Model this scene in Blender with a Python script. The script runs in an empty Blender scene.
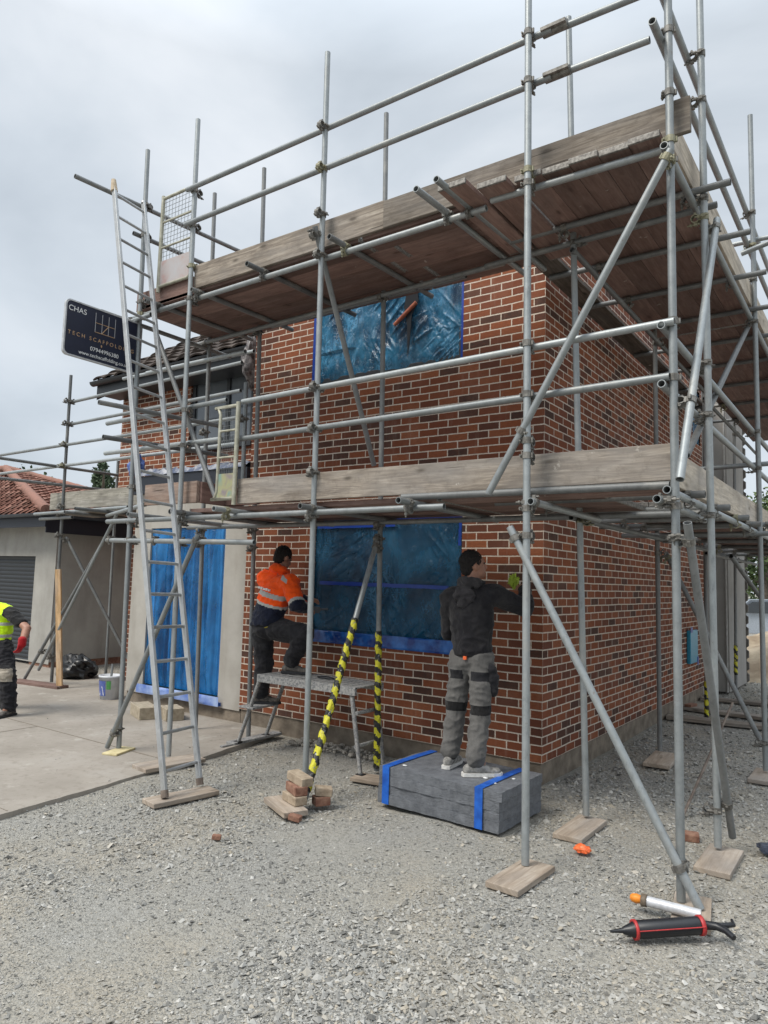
import bpy, bmesh, math, random
import numpy as np
from mathutils import Vector, Matrix, noise
random.seed(7); rng = np.random.default_rng(7)
R = math.radians
C = bpy.context.scene.collection
GZ = -0.17            # ground level while building; everything is lifted by LIFT at the end
LIFT = 0.17
WORLD = {}            # object name -> world origin (no rotations on parents)

# ------------------------------------------------------------------ materials
class NT:
    def __init__(s, name):
        s.m = bpy.data.materials.new(name); s.m.use_nodes = True
        s.t = s.m.node_tree; s.b = s.t.nodes['Principled BSDF']
    def n(s, typ, **kw):
        x = s.t.nodes.new(typ)
        for k, v in kw.items():
            if k.startswith('i_'):
                x.inputs[k[2:].replace('_', ' ')].default_value = v
            else: setattr(x, k, v)
        return x
    def l(s, a, b): s.t.links.new(a, b)
    def math(s, op, a, b=None, c=None):
        x = s.n('ShaderNodeMath', operation=op)
        for i, v in enumerate((a, b, c)):
            if v is None: continue
            if isinstance(v, (int, float)): x.inputs[i].default_value = v
            else: s.l(v, x.inputs[i])
        return x.outputs[0]
    def ramp(s, fac, stops, interp='LINEAR'):
        x = s.n('ShaderNodeValToRGB'); r = x.color_ramp; r.interpolation = interp
        while len(r.elements) < len(stops): r.elements.new(0.5)
        for e, (p, c) in zip(r.elements, stops):
            e.position = p; e.color = (*c, 1) if len(c) == 3 else c
        s.l(fac, x.inputs[0]); return x.outputs[0]
    def mix(s, fac, a, b, mode='MIX'):
        x = s.n('ShaderNodeMix', data_type='RGBA', blend_type=mode)
        for sock, v in ((x.inputs[0], fac), (x.inputs[6], a), (x.inputs[7], b)):
            if isinstance(v, (int, float)): sock.default_value = v
            elif isinstance(v, tuple): sock.default_value = (*v, 1)
            else: s.l(v, sock)
        return x.outputs[2]
    def noise(s, vec, scale, detail=4, rough=.55, dist=0):
        x = s.n('ShaderNodeTexNoise'); x.inputs['Scale'].default_value = scale
        x.inputs['Detail'].default_value = detail; x.inputs['Roughness'].default_value = rough
        x.inputs['Distortion'].default_value = dist
        if vec is not None: s.l(vec, x.inputs['Vector'])
        return x.outputs['Fac']
    def mapping(s, vec, scale=(1, 1, 1), loc=(0, 0, 0)):
        x = s.n('ShaderNodeMapping'); x.inputs['Scale'].default_value = scale
        x.inputs['Location'].default_value = loc; s.l(vec, x.inputs['Vector']); return x.outputs[0]
    def coord(s, k='Object'): return s.n('ShaderNodeTexCoord').outputs[k]
    def geo(s, k='Position'): return s.n('ShaderNodeNewGeometry').outputs[k]
    def objrand(s): return s.n('ShaderNodeObjectInfo').outputs['Random']
    def bump(s, h, strength=.3, dist=.01):
        x = s.n('ShaderNodeBump'); x.inputs['Strength'].default_value = strength
        x.inputs['Distance'].default_value = dist; s.l(h, x.inputs['Height'])
        s.l(x.outputs[0], s.b.inputs['Normal'])
    def set(s, **kw):
        for k, v in kw.items():
            k = {'color': 'Base Color', 'rough': 'Roughness', 'metal': 'Metallic', 'spec': 'Specular IOR Level',
                 'coat': 'Coat Weight', 'alpha': 'Alpha', 'sheen': 'Sheen Weight'}[k]
            if isinstance(v, tuple): s.b.inputs[k].default_value = (*v, 1)
            elif isinstance(v, (int, float)): s.b.inputs[k].default_value = v
            else: s.l(v, s.b.inputs[k])
        return s

def mottled(name, c1, c2, scale=8, rough=.7, metal=0, bump=.1, detail=5, lo=.35, hi=.65, spec=.5, bs=None):
    t = NT(name); p = t.geo()
    f = t.noise(p, scale, detail)
    t.set(color=t.ramp(f, [(lo, c1), (hi, c2)]), rough=rough, metal=metal, spec=spec)
    if bump: t.bump(t.noise(p, bs or scale*5, 4), bump, .01)
    return t.m

def M_galv(name, a, b, rough=.45, metal=.45):
    t = NT(name); p = t.geo(); r = t.objrand()
    f = t.noise(p, 9, 6, .7); g = t.noise(p, 60, 3)
    col = t.ramp(f, [(.3, a), (.7, b)])
    col = t.mix(t.math('MULTIPLY', g, .5), col, tuple(x*1.15 for x in b))
    shade = t.math('MULTIPLY_ADD', r, .45, .72)
    cc = t.n('ShaderNodeCombineColor')
    for i in range(3): t.l(shade, cc.inputs[i])
    col = t.mix(1.0, col, cc.outputs[0], 'MULTIPLY')
    # blotches of cement dust
    d = t.noise(p, 3.5, 6, .65)
    col = t.mix(t.ramp(d, [(.55, (0, 0, 0)), (.72, (.55, .55, .55))]), col, (.36, .35, .32))
    ru = t.noise(p, 17, 6, .75)
    col = t.mix(t.ramp(ru, [(.63, (0, 0, 0)), (.70, (.55,)*3)]), col, (.17, .115, .075))
    st_ = t.noise(t.mapping(p, (1, 1, .35)), 30, 5, .7)
    col = t.mix(t.ramp(st_, [(.55, (0, 0, 0)), (.75, (.5,)*3)]), col, tuple(x*.55 for x in a))
    t.set(color=col, metal=metal, rough=t.math('MULTIPLY_ADD', f, .3, rough-.12)); t.bump(g, .12, .004); return t.m

def M_wood(name, c1, c2, c3, rough=.85, swing=(.5, .72)):
    """boards: UV u along the grain in metres"""
    t = NT(name); uv = t.coord('UV'); r = t.objrand()
    off = t.n('ShaderNodeCombineXYZ'); t.l(t.math('MULTIPLY', r, 37.0), off.inputs[0]); t.l(t.math('MULTIPLY', r, 11.0), off.inputs[1])
    v = t.n('ShaderNodeVectorMath', operation='ADD'); t.l(uv, v.inputs[0]); t.l(off.outputs[0], v.inputs[1]); v = v.outputs[0]
    g = t.noise(t.mapping(v, (2.6, 34, 1)), 1, 8, .68, .9)
    blot = t.noise(t.mapping(v, (1.6, 5, 1)), 1.2, 5, .6)
    kn = t.n('ShaderNodeTexVoronoi'); kn.inputs['Scale'].default_value = 1; t.l(t.mapping(v, (2.4, 6.5, 1)), kn.inputs['Vector'])
    col = t.ramp(g, [(.34, tuple(x*.8 for x in c1)), (.44, c1), (.56, c2), (.68, c3)])
    col = t.mix(t.ramp(blot, [(.45, (0, 0, 0)), (.7, (.8, .8, .8))]), col, tuple(x*.62 for x in c1))
    gry = t.noise(t.mapping(v, (.9, 2.5, 1)), .9, 5, .6)
    col = t.mix(t.ramp(gry, [(.45, (0, 0, 0)), (.65, (.5 if swing[1] > .7 else .15,)*3)]), col, (sum(c2)/3*1.05, sum(c2)/3, sum(c2)/3*.95))
    col = t.mix(t.ramp(kn.outputs['Distance'], [(.06, (.9,)*3), (.12, (.25,)*3), (.17, (0, 0, 0))]), col, tuple(x*.45 for x in c1))
    cr = t.noise(t.mapping(v, (1.1, 26, 1)), 1, 3, .5, .3)
    col = t.mix(t.ramp(cr, [(.28, (.85,)*3), (.315, (0, 0, 0))]), col, tuple(x*.3 for x in c1))
    dirt = t.noise(t.mapping(v, (11, 11, 1)), 1, 6, .75)
    col = t.mix(t.ramp(dirt, [(.52, (0, 0, 0)), (.7, (.45,)*3)]), col, tuple(x*.6 for x in c1))
    # splashes of mortar
    sp = t.noise(t.mapping(v, (7, 7, 1)), 1, 4, .7)
    col = t.mix(t.ramp(sp, [(.66, (0, 0, 0)), (.72, (.6,)*3)]), col, (.5, .47, .42))
    sh = t.math('MULTIPLY_ADD', r, swing[0], swing[1]); cc = t.n('ShaderNodeCombineColor')
    for i in range(3): t.l(sh, cc.inputs[i])
    col = t.mix(1.0, col, cc.outputs[0], 'MULTIPLY')
    t.set(color=col, rough=rough, spec=.25); t.bump(g, .35, .004); return t.m

def M_brick():
    t = NT('red_brick_slips'); uv = t.coord('UV')
    wv = t.n('ShaderNodeTexNoise'); wv.inputs['Scale'].default_value = 3.1; wv.inputs['Detail'].default_value = 4; t.l(uv, wv.inputs['Vector'])
    w1 = t.n('ShaderNodeVectorMath', operation='SUBTRACT'); t.l(wv.outputs['Color'], w1.inputs[0]); w1.inputs[1].default_value = (.5, .5, .5)
    w2 = t.n('ShaderNodeVectorMath', operation='SCALE'); t.l(w1.outputs[0], w2.inputs[0]); w2.inputs['Scale'].default_value = .011
    w3 = t.n('ShaderNodeVectorMath', operation='ADD'); t.l(uv, w3.inputs[0]); t.l(w2.outputs[0], w3.inputs[1]); uv = w3.outputs[0]
    sep = t.n('ShaderNodeSeparateXYZ'); t.l(uv, sep.inputs[0])
    row = t.math('FLOOR', t.math('DIVIDE', sep.outputs[1], .075))
    par = t.math('FLOORED_MODULO', row, 2.0)
    # joints wander a little, as laid by hand
    wj = t.noise(t.mapping(uv, (3, 3, 1)), 2.0, 2)
    x = t.math('ADD', t.math('DIVIDE', sep.outputs[0], .225), t.math('MULTIPLY', par, .5))
    col_i = t.math('FLOOR', x)
    fx = t.math('MULTIPLY', t.math('FRACT', x), .225); fy = t.math('MULTIPLY', t.math('FRACT', t.math('DIVIDE', sep.outputs[1], .075)), .075)
    rag = t.math('MULTIPLY', t.math('SUBTRACT', t.noise(t.mapping(uv, (1, 1, 1)), 70, 4), .5), .0085)
    dx = t.math('MINIMUM', fx, t.math('SUBTRACT', .225, fx)); dy = t.math('MINIMUM', fy, t.math('SUBTRACT', .075, fy))
    d = t.math('ADD', t.math('MINIMUM', dx, dy), rag)
    mask = t.n('ShaderNodeMapRange'); mask.inputs[1].default_value = .0044; mask.inputs[2].default_value = .0068; t.l(d, mask.inputs[0]); mask = mask.outputs[0]
    cid = t.n('ShaderNodeCombineXYZ'); t.l(col_i, cid.inputs[0]); t.l(row, cid.inputs[1])
    wn = t.n('ShaderNodeTexWhiteNoise', noise_dimensions='2D'); t.l(cid.outputs[0], wn.inputs['Vector'])
    bc = t.ramp(wn.outputs['Value'], [(0, (.040, .031, .027)), (.13, (.062, .038, .030)), (.20, (.13, .047, .028)), (.40, (.185, .058, .029)), (.62, (.23, .071, .032)), (.84, (.272, .086, .036)), (1, (.31, .107, .047))], 'LINEAR')
    wn2 = t.n('ShaderNodeSeparateColor'); t.l(wn.outputs['Color'], wn2.inputs[0])
    bc = t.mix(t.math('MULTIPLY', wn2.outputs[1], .22), bc, (.12, .060, .046))
    fn = t.noise(t.mapping(uv, (1, 2.4, 1)), 26, 6, .7)
    bc = t.mix(t.ramp(fn, [(.35, (0, 0, 0)), (.75, (.7,)*3)]), bc, (.14, .046, .027))
    sm = t.noise(uv, 2.2, 5, .6)
    bc = t.mix(t.ramp(sm, [(.5, (0, 0, 0)), (.78, (.30,)*3)]), bc, (.30, .17, .125))
    drip = t.noise(t.mapping(uv, (9, .9, 1)), 1.3, 5, .65)
    bc = t.mix(t.ramp(drip, [(.56, (0, 0, 0)), (.74, (.22,)*3)]), bc, (.40, .31, .25))
    mc = t.ramp(t.noise(uv, 14, 5, .6), [(.3, (.50, .42, .34)), (.7, (.68, .60, .51))])
    t.set(color=t.mix(mask, mc, bc), rough=.88, spec=.25)
    h = t.math('ADD', t.math('MULTIPLY', mask, t.math('MULTIPLY_ADD', wn2.outputs[2], .5, .5)), t.math('MULTIPLY', fn, .45))
    t.bump(h, .55, .006); return t.m

def M_film(name, deep, tint, amount=.55, crease=.35, scale=5, ani=.45, white=1, det=5):
    t = NT(name); p = t.coord('UV')
    w = t.noise(t.mapping(p, (1, ani, 1)), scale, det, .5, .8)
    f2 = t.noise(t.mapping(p, (2.6, 1, 1)), 6, 5, .6, 2.5)
    lg = t.noise(t.mapping(p, (1, 1.3, 1)), 1.5, 3, .5)
    col = t.ramp(t.math('ADD', t.math('MULTIPLY', w, .55), t.math('MULTIPLY', lg, .45)), [(.38, deep), (.55, tint), (.68, tuple(min(1, x*1.7+.04) for x in tint))])  # dark to pale ramp paints light and shade of crumples and folds
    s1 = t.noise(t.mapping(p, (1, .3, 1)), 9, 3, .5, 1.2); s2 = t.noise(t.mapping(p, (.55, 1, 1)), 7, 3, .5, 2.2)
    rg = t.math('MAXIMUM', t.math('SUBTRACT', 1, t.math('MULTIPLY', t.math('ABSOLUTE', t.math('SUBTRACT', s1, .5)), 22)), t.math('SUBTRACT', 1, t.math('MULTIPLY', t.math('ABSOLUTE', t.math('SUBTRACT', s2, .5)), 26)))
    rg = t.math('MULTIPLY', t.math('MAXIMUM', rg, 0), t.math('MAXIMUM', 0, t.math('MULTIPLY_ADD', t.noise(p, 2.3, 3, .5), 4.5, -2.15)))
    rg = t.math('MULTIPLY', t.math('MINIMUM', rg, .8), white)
    col = t.mix(rg, col, tuple(min(1, x*2.2+.10) for x in tint))  # pale streaks painted in as light caught along the creases
    t.set(color=col, rough=.14, spec=.6, coat=.2)
    h = t.math('ADD', t.math('MULTIPLY', w, .6), t.math('MULTIPLY', f2, .5)); t.bump(h, crease, .05)
    tr = t.n('ShaderNodeBsdfTransparent'); tr.inputs[0].default_value = (tint[0]*3+.05, min(1, tint[1]*3+.1), min(1, tint[2]*2.2+.2), 1)
    mx = t.n('ShaderNodeMixShader'); mx.inputs[0].default_value = amount
    out = t.t.nodes['Material Output']
    t.l(tr.outputs[0], mx.inputs[1]); t.l(t.b.outputs[0], mx.inputs[2]); t.l(mx.outputs[0], out.inputs[0]); return t.m

def plain(name, c, rough=.6, metal=0, spec=.5, bump=0, scale=40):
    t = NT(name); p = t.geo(); f = t.noise(p, scale, 4)
    t.set(color=t.ramp(f, [(.3, tuple(x*.82 for x in c)), (.7, tuple(min(1, x*1.12) for x in c))]), rough=rough, metal=metal, spec=spec)
    if bump: t.bump(t.noise(p, scale*2, 4), bump, .01)
    return t.m

galv = M_galv('galvanised_steel', (.215, .232, .236), (.335, .358, .362))
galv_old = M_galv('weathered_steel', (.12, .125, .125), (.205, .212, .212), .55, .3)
alu = M_galv('aluminium', (.27, .28, .285), (.40, .41, .415), .48, .45)
alu_dirty = mottled('cement_spattered_aluminium', (.17, .175, .185), (.38, .375, .36), 52, .7, .2, bump=.4, lo=.36, hi=.6)
rusty = mottled('rusty_steel', (.10, .075, .06), (.2, .16, .13), 14, .85)
coup_m = mottled('coupler_steel', (.11, .105, .095), (.24, .23, .21), 30, .6, .4)
coup_y = mottled('yellowed_coupler', (.19, .18, .115), (.30, .285, .20), 30, .6, .3)
dark_hole = plain('tube_inside', (.035, .035, .035), .9)
wood_toe = M_wood('weathered_toe_board', (.20, .168, .138), (.30, .258, .212), (.395, .348, .295))
wood_deck = M_wood('scaffold_board_timber', (.195, .122, .102), (.232, .152, .129), (.268, .185, .158), swing=(.66, .62))
wood_new = M_wood('clean_timber', (.42, .27, .14), (.55, .36, .19), (.62, .44, .26))
wood_sole = M_wood('sole_board_timber', (.36, .29, .225), (.44, .365, .29), (.50, .43, .355), swing=(.25, .82))
band = mottled('board_end_band', (.13, .12, .11), (.30, .285, .26), 55, .6, .35)
brick = M_brick()
plinth_m = mottled('cement_plinth', (.13, .105, .08), (.24, .20, .155), 7, .95, bump=.5)
def M_render(name, c1, c2, stain):
    t = NT(name); p = t.geo()
    f = t.noise(p, 2.2, 7, .62); g = t.noise(t.mapping(p, (2.5, 2.5, .5)), 2, 5, .6)
    col = t.ramp(f, [(.3, c1), (.7, c2)])
    col = t.mix(t.ramp(g, [(.5, (0, 0, 0)), (.78, (.55,)*3)]), col, stain)
    t.set(color=col, rough=.93, spec=.2); t.bump(t.noise(p, 90, 4), .25, .004); return t.m
render_m = M_render('cement_render', (.33, .31, .275), (.44, .42, .385), (.25, .225, .19))
garage_render = M_render('pale_render', (.31, .30, .275), (.40, .39, .36), (.24, .23, .205))
grey_panel = M_render('grey_render', (.30, .285, .265), (.37, .355, .335), (.25, .235, .215))
upvc_dark = plain('anthracite_frame', (.028, .031, .035), .45)
glass_dark = plain('dark_glass', (.022, .027, .032), .06, spec=.8, scale=3)
glass_sky = plain('window_glass', (.12, .135, .15), .05, spec=.9, scale=3)  # lighter grey base colour stands in for reflected sky
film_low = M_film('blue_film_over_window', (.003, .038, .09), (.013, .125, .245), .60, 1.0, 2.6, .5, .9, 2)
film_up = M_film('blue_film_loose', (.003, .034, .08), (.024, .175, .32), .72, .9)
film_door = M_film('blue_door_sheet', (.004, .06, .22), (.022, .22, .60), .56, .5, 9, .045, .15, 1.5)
tape_blue = plain('blue_tape', (.006, .045, .30), .35, scale=12)
strap_blue = mottled('blue_strap', (.008, .07, .34), (.015, .12, .52), 16, .45)
slate = NT('slate_paving'); _p = slate.geo(); _f = slate.noise(_p, 16, 7, .7)
slate.set(color=slate.ramp(_f, [(.3, (.085, .092, .104)), (.7, (.18, .19, .207))]), rough=.62, spec=.4)
slate.bump(slate.noise(slate.mapping(_p, (1, 1, 5)), 30, 6, .7), .7, .012); slate = slate.m
def M_tile(name, stops):
    t = NT(name); p = t.geo(); uv = t.coord('UV')
    wn = t.n('ShaderNodeTexWhiteNoise', noise_dimensions='2D')
    fl = t.n('ShaderNodeVectorMath', operation='FLOOR'); t.l(uv, fl.inputs[0]); t.l(fl.outputs[0], wn.inputs['Vector'])
    col = t.ramp(wn.outputs['Value'], stops)
    f = t.noise(p, 5, 6, .65)
    col = t.mix(t.ramp(f, [(.5, (0, 0, 0)), (.75, (.65,)*3)]), col, (.10, .085, .07))
    t.set(color=col, rough=.9, spec=.2); t.bump(t.noise(p, 60, 3), .3, .01); return t.m
tile_dark = M_tile('brown_roof_tile', [(0, (.045, .036, .032)), (1, (.085, .066, .055))])
tile_red = M_tile('red_roof_tile', [(0, (.13, .062, .047)), (.5, (.20, .092, .068)), (1, (.29, .16, .125))])
black_pl = plain('black_plastic', (.012, .013, .016), .4)
fascia_m = plain('navy_fascia', (.012, .016, .026), .5)
roller_m = plain('roller_door_slats', (.026, .030, .035), .5)
tarp_m = mottled('crumpled_tarpaulin', (.05, .07, .13), (.30, .31, .34), 9, .45, lo=.42, hi=.6)
greybag = mottled('grey_plastic_wrap', (.05, .045, .046), (.21, .185, .18), 22, .45)
blackbag = plain('black_bag', (.008, .008, .009), .35)
sign_navy = plain('navy_sign_face', (.010, .014, .034), .55, scale=6)
white_m = plain('white_paint', (.75, .76, .76), .5)
gold_m = plain('copper_lettering', (.46, .30, .17), .5)
silver_m = plain('pale_lettering', (.42, .43, .45), .5)
def M_hazard():
    t = NT('hazard_tape'); uv = t.coord('UV'); s = t.n('ShaderNodeSeparateXYZ'); t.l(uv, s.inputs[0]); p = t.geo()
    nz = t.math('MULTIPLY', t.math('SUBTRACT', t.noise(p, 22, 4), .5), 1.0)
    f = t.math('FRACT', t.math('ADD', t.math('ADD', t.math('MULTIPLY', s.outputs[1], 8.2), s.outputs[0]), nz))
    c = t.ramp(f, [(0, (.56, .52, .02)), (.52, (.012, .012, .012))], 'CONSTANT')
    d = t.noise(p, 35, 5, .7); c = t.mix(t.ramp(d, [(.55, (0, 0, 0)), (.7, (.6,)*3)]), c, (.22, .2, .15))
    t.set(color=c, rough=.45); t.bump(t.noise(p, 50, 4), .6, .02); return t.m
hazard = M_hazard()
def cloth(name, c, var=.75, scale=14, rough=.9):
    t = NT(name); p = t.geo(); f = t.noise(p, scale, 5, .6)
    dcol = t.ramp(f, [(.3, tuple(x*var for x in c)), (.7, c)]); dn = t.noise(p, 5.5, 6, .7)
    lum = sum(c)/3; t_d = tuple(x*.6+(.30, .285, .255)[i]*.4 for i, x in enumerate(c))
    dcol = t.mix(t.ramp(dn, [(.48, (0, 0, 0)), (.78, (.20 if lum < .2 else .10,)*3)]), dcol, t_d)
    t.set(color=dcol, rough=rough, spec=.2, sheen=.1)
    t.bump(t.noise(t.mapping(p, (1, 1, .6)), 26, 4), .45, .03); return t.m
hivis_o = cloth('hi_vis_orange', (1.0, .105, .010), .85)
hivis_y = cloth('hi_vis_yellow', (.62, .95, .02), .85)
reflective = cloth('reflective_band', (.42, .42, .40), .9)
navy_c = cloth('navy_cloth', (.012, .016, .035), .6)
char_c = cloth('charcoal_cloth', (.017, .0165, .020), .6)
black_c = cloth('black_cloth', (.012, .012, .013), .6)
dark_trs = cloth('dark_work_trousers', (.022, .022, .026), .6)
grey_trs = cloth('grey_work_trousers', (.135, .131, .126), .62, 9)
pad_light = cloth('dusty_knee_pad', (.38, .34, .28), .6)
skin_m = plain('skin', (.33, .165, .11), .55, scale=25)
hair_m = plain('dark_hair', (.012, .009, .008), .8, scale=80, bump=.8)
boot_m = mottled('dusty_boot', (.05, .045, .04), (.15, .135, .12), 30, .85)
trainer_m = mottled('grey_trainer', (.16, .155, .145), (.34, .33, .31), 30, .8)
sole_w = plain('white_sole', (.62, .61, .58), .7)
red_glove = cloth('red_glove', (.38, .012, .018), .7)
lime_c = cloth('lime_cloth', (.42, .55, .07), .75)
orange_pl = mottled('orange_plastic', (.7, .10, .02), (.9, .2, .06), 30, .4)
red_pl = plain('red_plastic', (.42, .03, .03), .45)
tube_w = plain('silver_tube', (.55, .56, .58), .35, metal=.2)
denim = cloth('blue_grey_cloth', (.055, .065, .095), .6)
bucket_m = mottled('white_bucket', (.50, .52, .56), (.66, .68, .70), 9, .5)
bucket_lab = plain('blue_label', (.09, .13, .38), .5)
green_m = plain('green_label', (.1, .35, .1), .5)
block_m = mottled('buff_block', (.28, .235, .17), (.42, .36, .27), 20, .95, bump=.4)
old_brick = mottled('reclaimed_brick', (.17, .075, .05), (.30, .17, .115), 18, .95, bump=.6)
old_brick2 = mottled('mortared_brick', (.26, .20, .14), (.42, .34, .25), 16, .95, bump=.6)
soil_m = mottled('heaped_soil', (.24, .18, .12), (.42, .34, .24), 3, 1, bump=.6)
gate_m = mottled('yellowed_gate_frame', (.30, .29, .22), (.46, .45, .37), 14, .5, .25)
def M_panel():
    t = NT('iridescent_gate_panel'); p = t.geo(); f = t.noise(p, 4, 3, .5, .5)
    t.set(color=t.ramp(f, [(.3, (.36, .33, .20)), (.45, (.22, .36, .33)), (.58, (.42, .40, .22)), (.7, (.26, .20, .26))]), rough=.3, metal=.4); return t.m
panel_m = M_panel()
def M_panel2():
    t = NT('printed_gate_panel'); p = t.geo(); f = t.noise(p, 5, 4, .6)
    t.set(color=t.ramp(f, [(.38, (.42, .41, .42)), (.56, (.42, .37, .36)), (.68, (.42, .26, .24)), (.78, (.25, .16, .12))]), rough=.5); return t.m
panel2_m = M_panel2()

# ------------------------------------------------------------------ mesh builder
class MB:
    def __init__(s): s.v = []; s.f = []; s.uv = []; s.mi = []; s.sm = []
    def add(s, vs, fs, uvs=None, mi=0, smooth=False):
        o = len(s.v); s.v += [tuple(x) for x in vs]
        for i, f in enumerate(fs):
            s.f.append(tuple(a+o for a in f)); s.mi.append(mi); s.sm.append(smooth)
            s.uv.append(uvs[i] if uvs else None)
        return s
    def box(s, lo, hi, mi=0, rot=None, about=None, axis=0):
        """axis = long direction, which becomes u of the UV"""
        lo, hi = Vector(lo), Vector(hi)
        P = [Vector((x, y, z)) for x in (lo.x, hi.x) for y in (lo.y, hi.y) for z in (lo.z, hi.z)]
        F = [(0, 1, 3, 2), (4, 6, 7, 5), (0, 4, 5, 1), (2, 3, 7, 6), (0, 2, 6, 4), (1, 5, 7, 3)]
        uvs = []
        o = [i for i in range(3) if i != axis]
        for f in F: uvs.append([(P[i][axis], P[i][o[0]]+P[i][o[1]]) for i in f])
        if rot is not None:
            about = Vector(about) if about is not None else (lo+hi)/2
            P = [about + rot @ (p-about) for p in P]
        return s.add(P, F, uvs, mi)
    def quad(s, pts, uv=None, mi=0): return s.add(pts, [(0, 1, 2, 3)], [uv] if uv else None, mi)
    def rings(s, rings, closed=True, caps=True, mi=0, smooth=True, uvs=None):
        n = len(rings[0]); vs = [p for r in rings for p in r]; fs = []; U = []
        for i in range(len(rings)-1):
            for j in range(n if closed else n-1):
                k = (j+1) % n
                fs.append((i*n+j, i*n+k, (i+1)*n+k, (i+1)*n+j))
                if uvs: U.append([(j/n, uvs[i]), ((j+1)/n, uvs[i]), ((j+1)/n, uvs[i+1]), (j/n, uvs[i+1])])
        s.add(vs, fs, U if uvs else None, mi, smooth)
        if caps and closed:
            s.add(rings[0], [tuple(range(n-1, -1, -1))], None, mi); s.add(rings[-1], [tuple(range(n))], None, mi)
        return s
    def cyl(s, p0, p1, r0, r1=None, n=14, caps=True, mi=0, steps=1, uvl=False):
        p0, p1 = Vector(p0), Vector(p1); r1 = r0 if r1 is None else r1
        d = (p1-p0); L = d.length; d.normalize(); a = d.orthogonal().normalized(); b = d.cross(a)
        rs = []; us = []
        for i in range(steps+1):
            t = i/steps; c = p0.lerp(p1, t); r = r0+(r1-r0)*t
            rs.append([c + (a*math.cos(q)+b*math.sin(q))*r for q in (2*math.pi*j/n for j in range(n))]); us.append(t*L)
        return s.rings(rs, True, caps, mi, True, us)
    def pipe(s, p0, p1, r=.0242, n=14, mi=0, hole=1):
        """hollow tube open at both ends"""
        p0, p1 = Vector(p0), Vector(p1); d = (p1-p0).normalized(); a = d.orthogonal().normalized(); b = d.cross(a)
        ring = lambda c, q: [c+(a*math.cos(2*math.pi*j/n)+b*math.sin(2*math.pi*j/n))*q for j in range(n)]
        L = (p1-p0).length
        s.rings([ring(p0, r), ring(p1, r)], True, False, mi, True, [0, L])
        dep = min(.25, L*.3)
        s.rings([ring(p0, r), ring(p0, r*.82), ring(p0+d*dep, r*.82)], True, False, mi, False)
        s.rings([ring(p1, r), ring(p1, r*.82), ring(p1-d*dep, r*.82)], True, False, mi, False)
        s.add(ring(p0+d*dep, r*.82), [tuple(range(n))], None, hole); s.add(ring(p1-d*dep, r*.82), [tuple(range(n))], None, hole)
        return s
    def tubepath(s, pts, r, n=8, mi=0, caps=True):
        pts = [Vector(p) for p in pts]; rs = []; prev = None
        for i, p in enumerate(pts):
            d = (pts[min(i+1, len(pts)-1)]-pts[max(i-1, 0)]).normalized()
            a = d.orthogonal().normalized() if prev is None else (prev-d*prev.dot(d)).normalized()
            prev = a; b = d.cross(a); q = r[i] if isinstance(r, (list, tuple)) else r
            rs.append([p+(a*math.cos(2*math.pi*j/n)+b*math.sin(2*math.pi*j/n))*q for j in range(n)])
        return s.rings(rs, True, caps, mi, True)
    def ell(s, c, r, n=16, m=10, mi=0, rot=None):
        c = Vector(c); rs = []
        vs = []; fs = []
        for i in range(m+1):
            ph = math.pi*i/m
            for j in range(n):
                th = 2*math.pi*j/n; v = Vector((r[0]*math.sin(ph)*math.cos(th), r[1]*math.sin(ph)*math.sin(th), r[2]*math.cos(ph)))
                if rot is not None: v = rot @ v
                vs.append(c+v)
        for i in range(m):
            for j in range(n):
                k = (j+1) % n
                if i == 0: fs.append((j, (i+1)*n+j, (i+1)*n+k))
                elif i == m-1: fs.append((i*n+j, (i+1)*n+j, i*n+k))
                else: fs.append((i*n+j, (i+1)*n+j, (i+1)*n+k, i*n+k))
        return s.add(vs, fs, None, mi, True)
    def mesh(s, name, mats, origin=(0, 0, 0)):
        me = bpy.data.meshes.new(name); O = Vector(origin)
        me.from_pydata([tuple(Vector(v)-O) for v in s.v], [], s.f)
        if not isinstance(mats, (list, tuple)): mats = [mats]
        for m in mats: me.materials.append(m)
        uvl = me.uv_layers.new(name='UVMap')
        for p, u, mi, sm in zip(me.polygons, s.uv, s.mi, s.sm):
            p.material_index = mi; p.use_smooth = sm
            if u:
                for li, q in zip(p.loop_indices, u): uvl.data[li].uv = q
        me.validate(); return me
    def bounds(s):
        a = np.array([tuple(v) for v in s.v]); return a.min(0), a.max(0)

def wpos(o): return WORLD.get(o.name, Vector((0, 0, 0)))
def tag(o, label=None, cat=None, group=None, kind=None):
    if label: o['label'] = label
    if cat: o['category'] = cat
    if group: o['group'] = group
    if kind: o['kind'] = kind
    return o
def build(name, mb, mats, parent=None, bevel=0):
    """links a mesh object; its origin sits at the base of its shape"""
    lo, hi = mb.bounds(); org = Vector(((lo[0]+hi[0])/2, (lo[1]+hi[1])/2, lo[2]))
    if parent is not None: org = wpos(parent) if False else org
    me = mb.mesh(name, mats, org); o = bpy.data.objects.new(name, me); C.objects.link(o)
    if parent is not None:
        o.parent = parent; o.location = org-wpos(parent)
    else: o.location = org
    WORLD[o.name] = org.copy()
    if bevel:
        b = o.modifiers.new('bevel', 'BEVEL'); b.width = bevel; b.segments = 2; b.limit_method = 'ANGLE'
    return o
def empty(name, loc, label, cat, group=None):
    o = bpy.data.objects.new(name, None); C.objects.link(o); o.location = loc; o.empty_display_size = .1
    WORLD[o.name] = Vector(loc); return tag(o, label, cat, group)
def link_mesh(name, me, org, parent=None):
    o = bpy.data.objects.new(name, me); C.objects.link(o); o.location = Vector(org)-(wpos(parent) if parent else Vector())
    if parent: o.parent = parent
    WORLD[o.name] = Vector(org); return o
def rz(a): return Matrix.Rotation(a, 3, 'Z')

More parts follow.
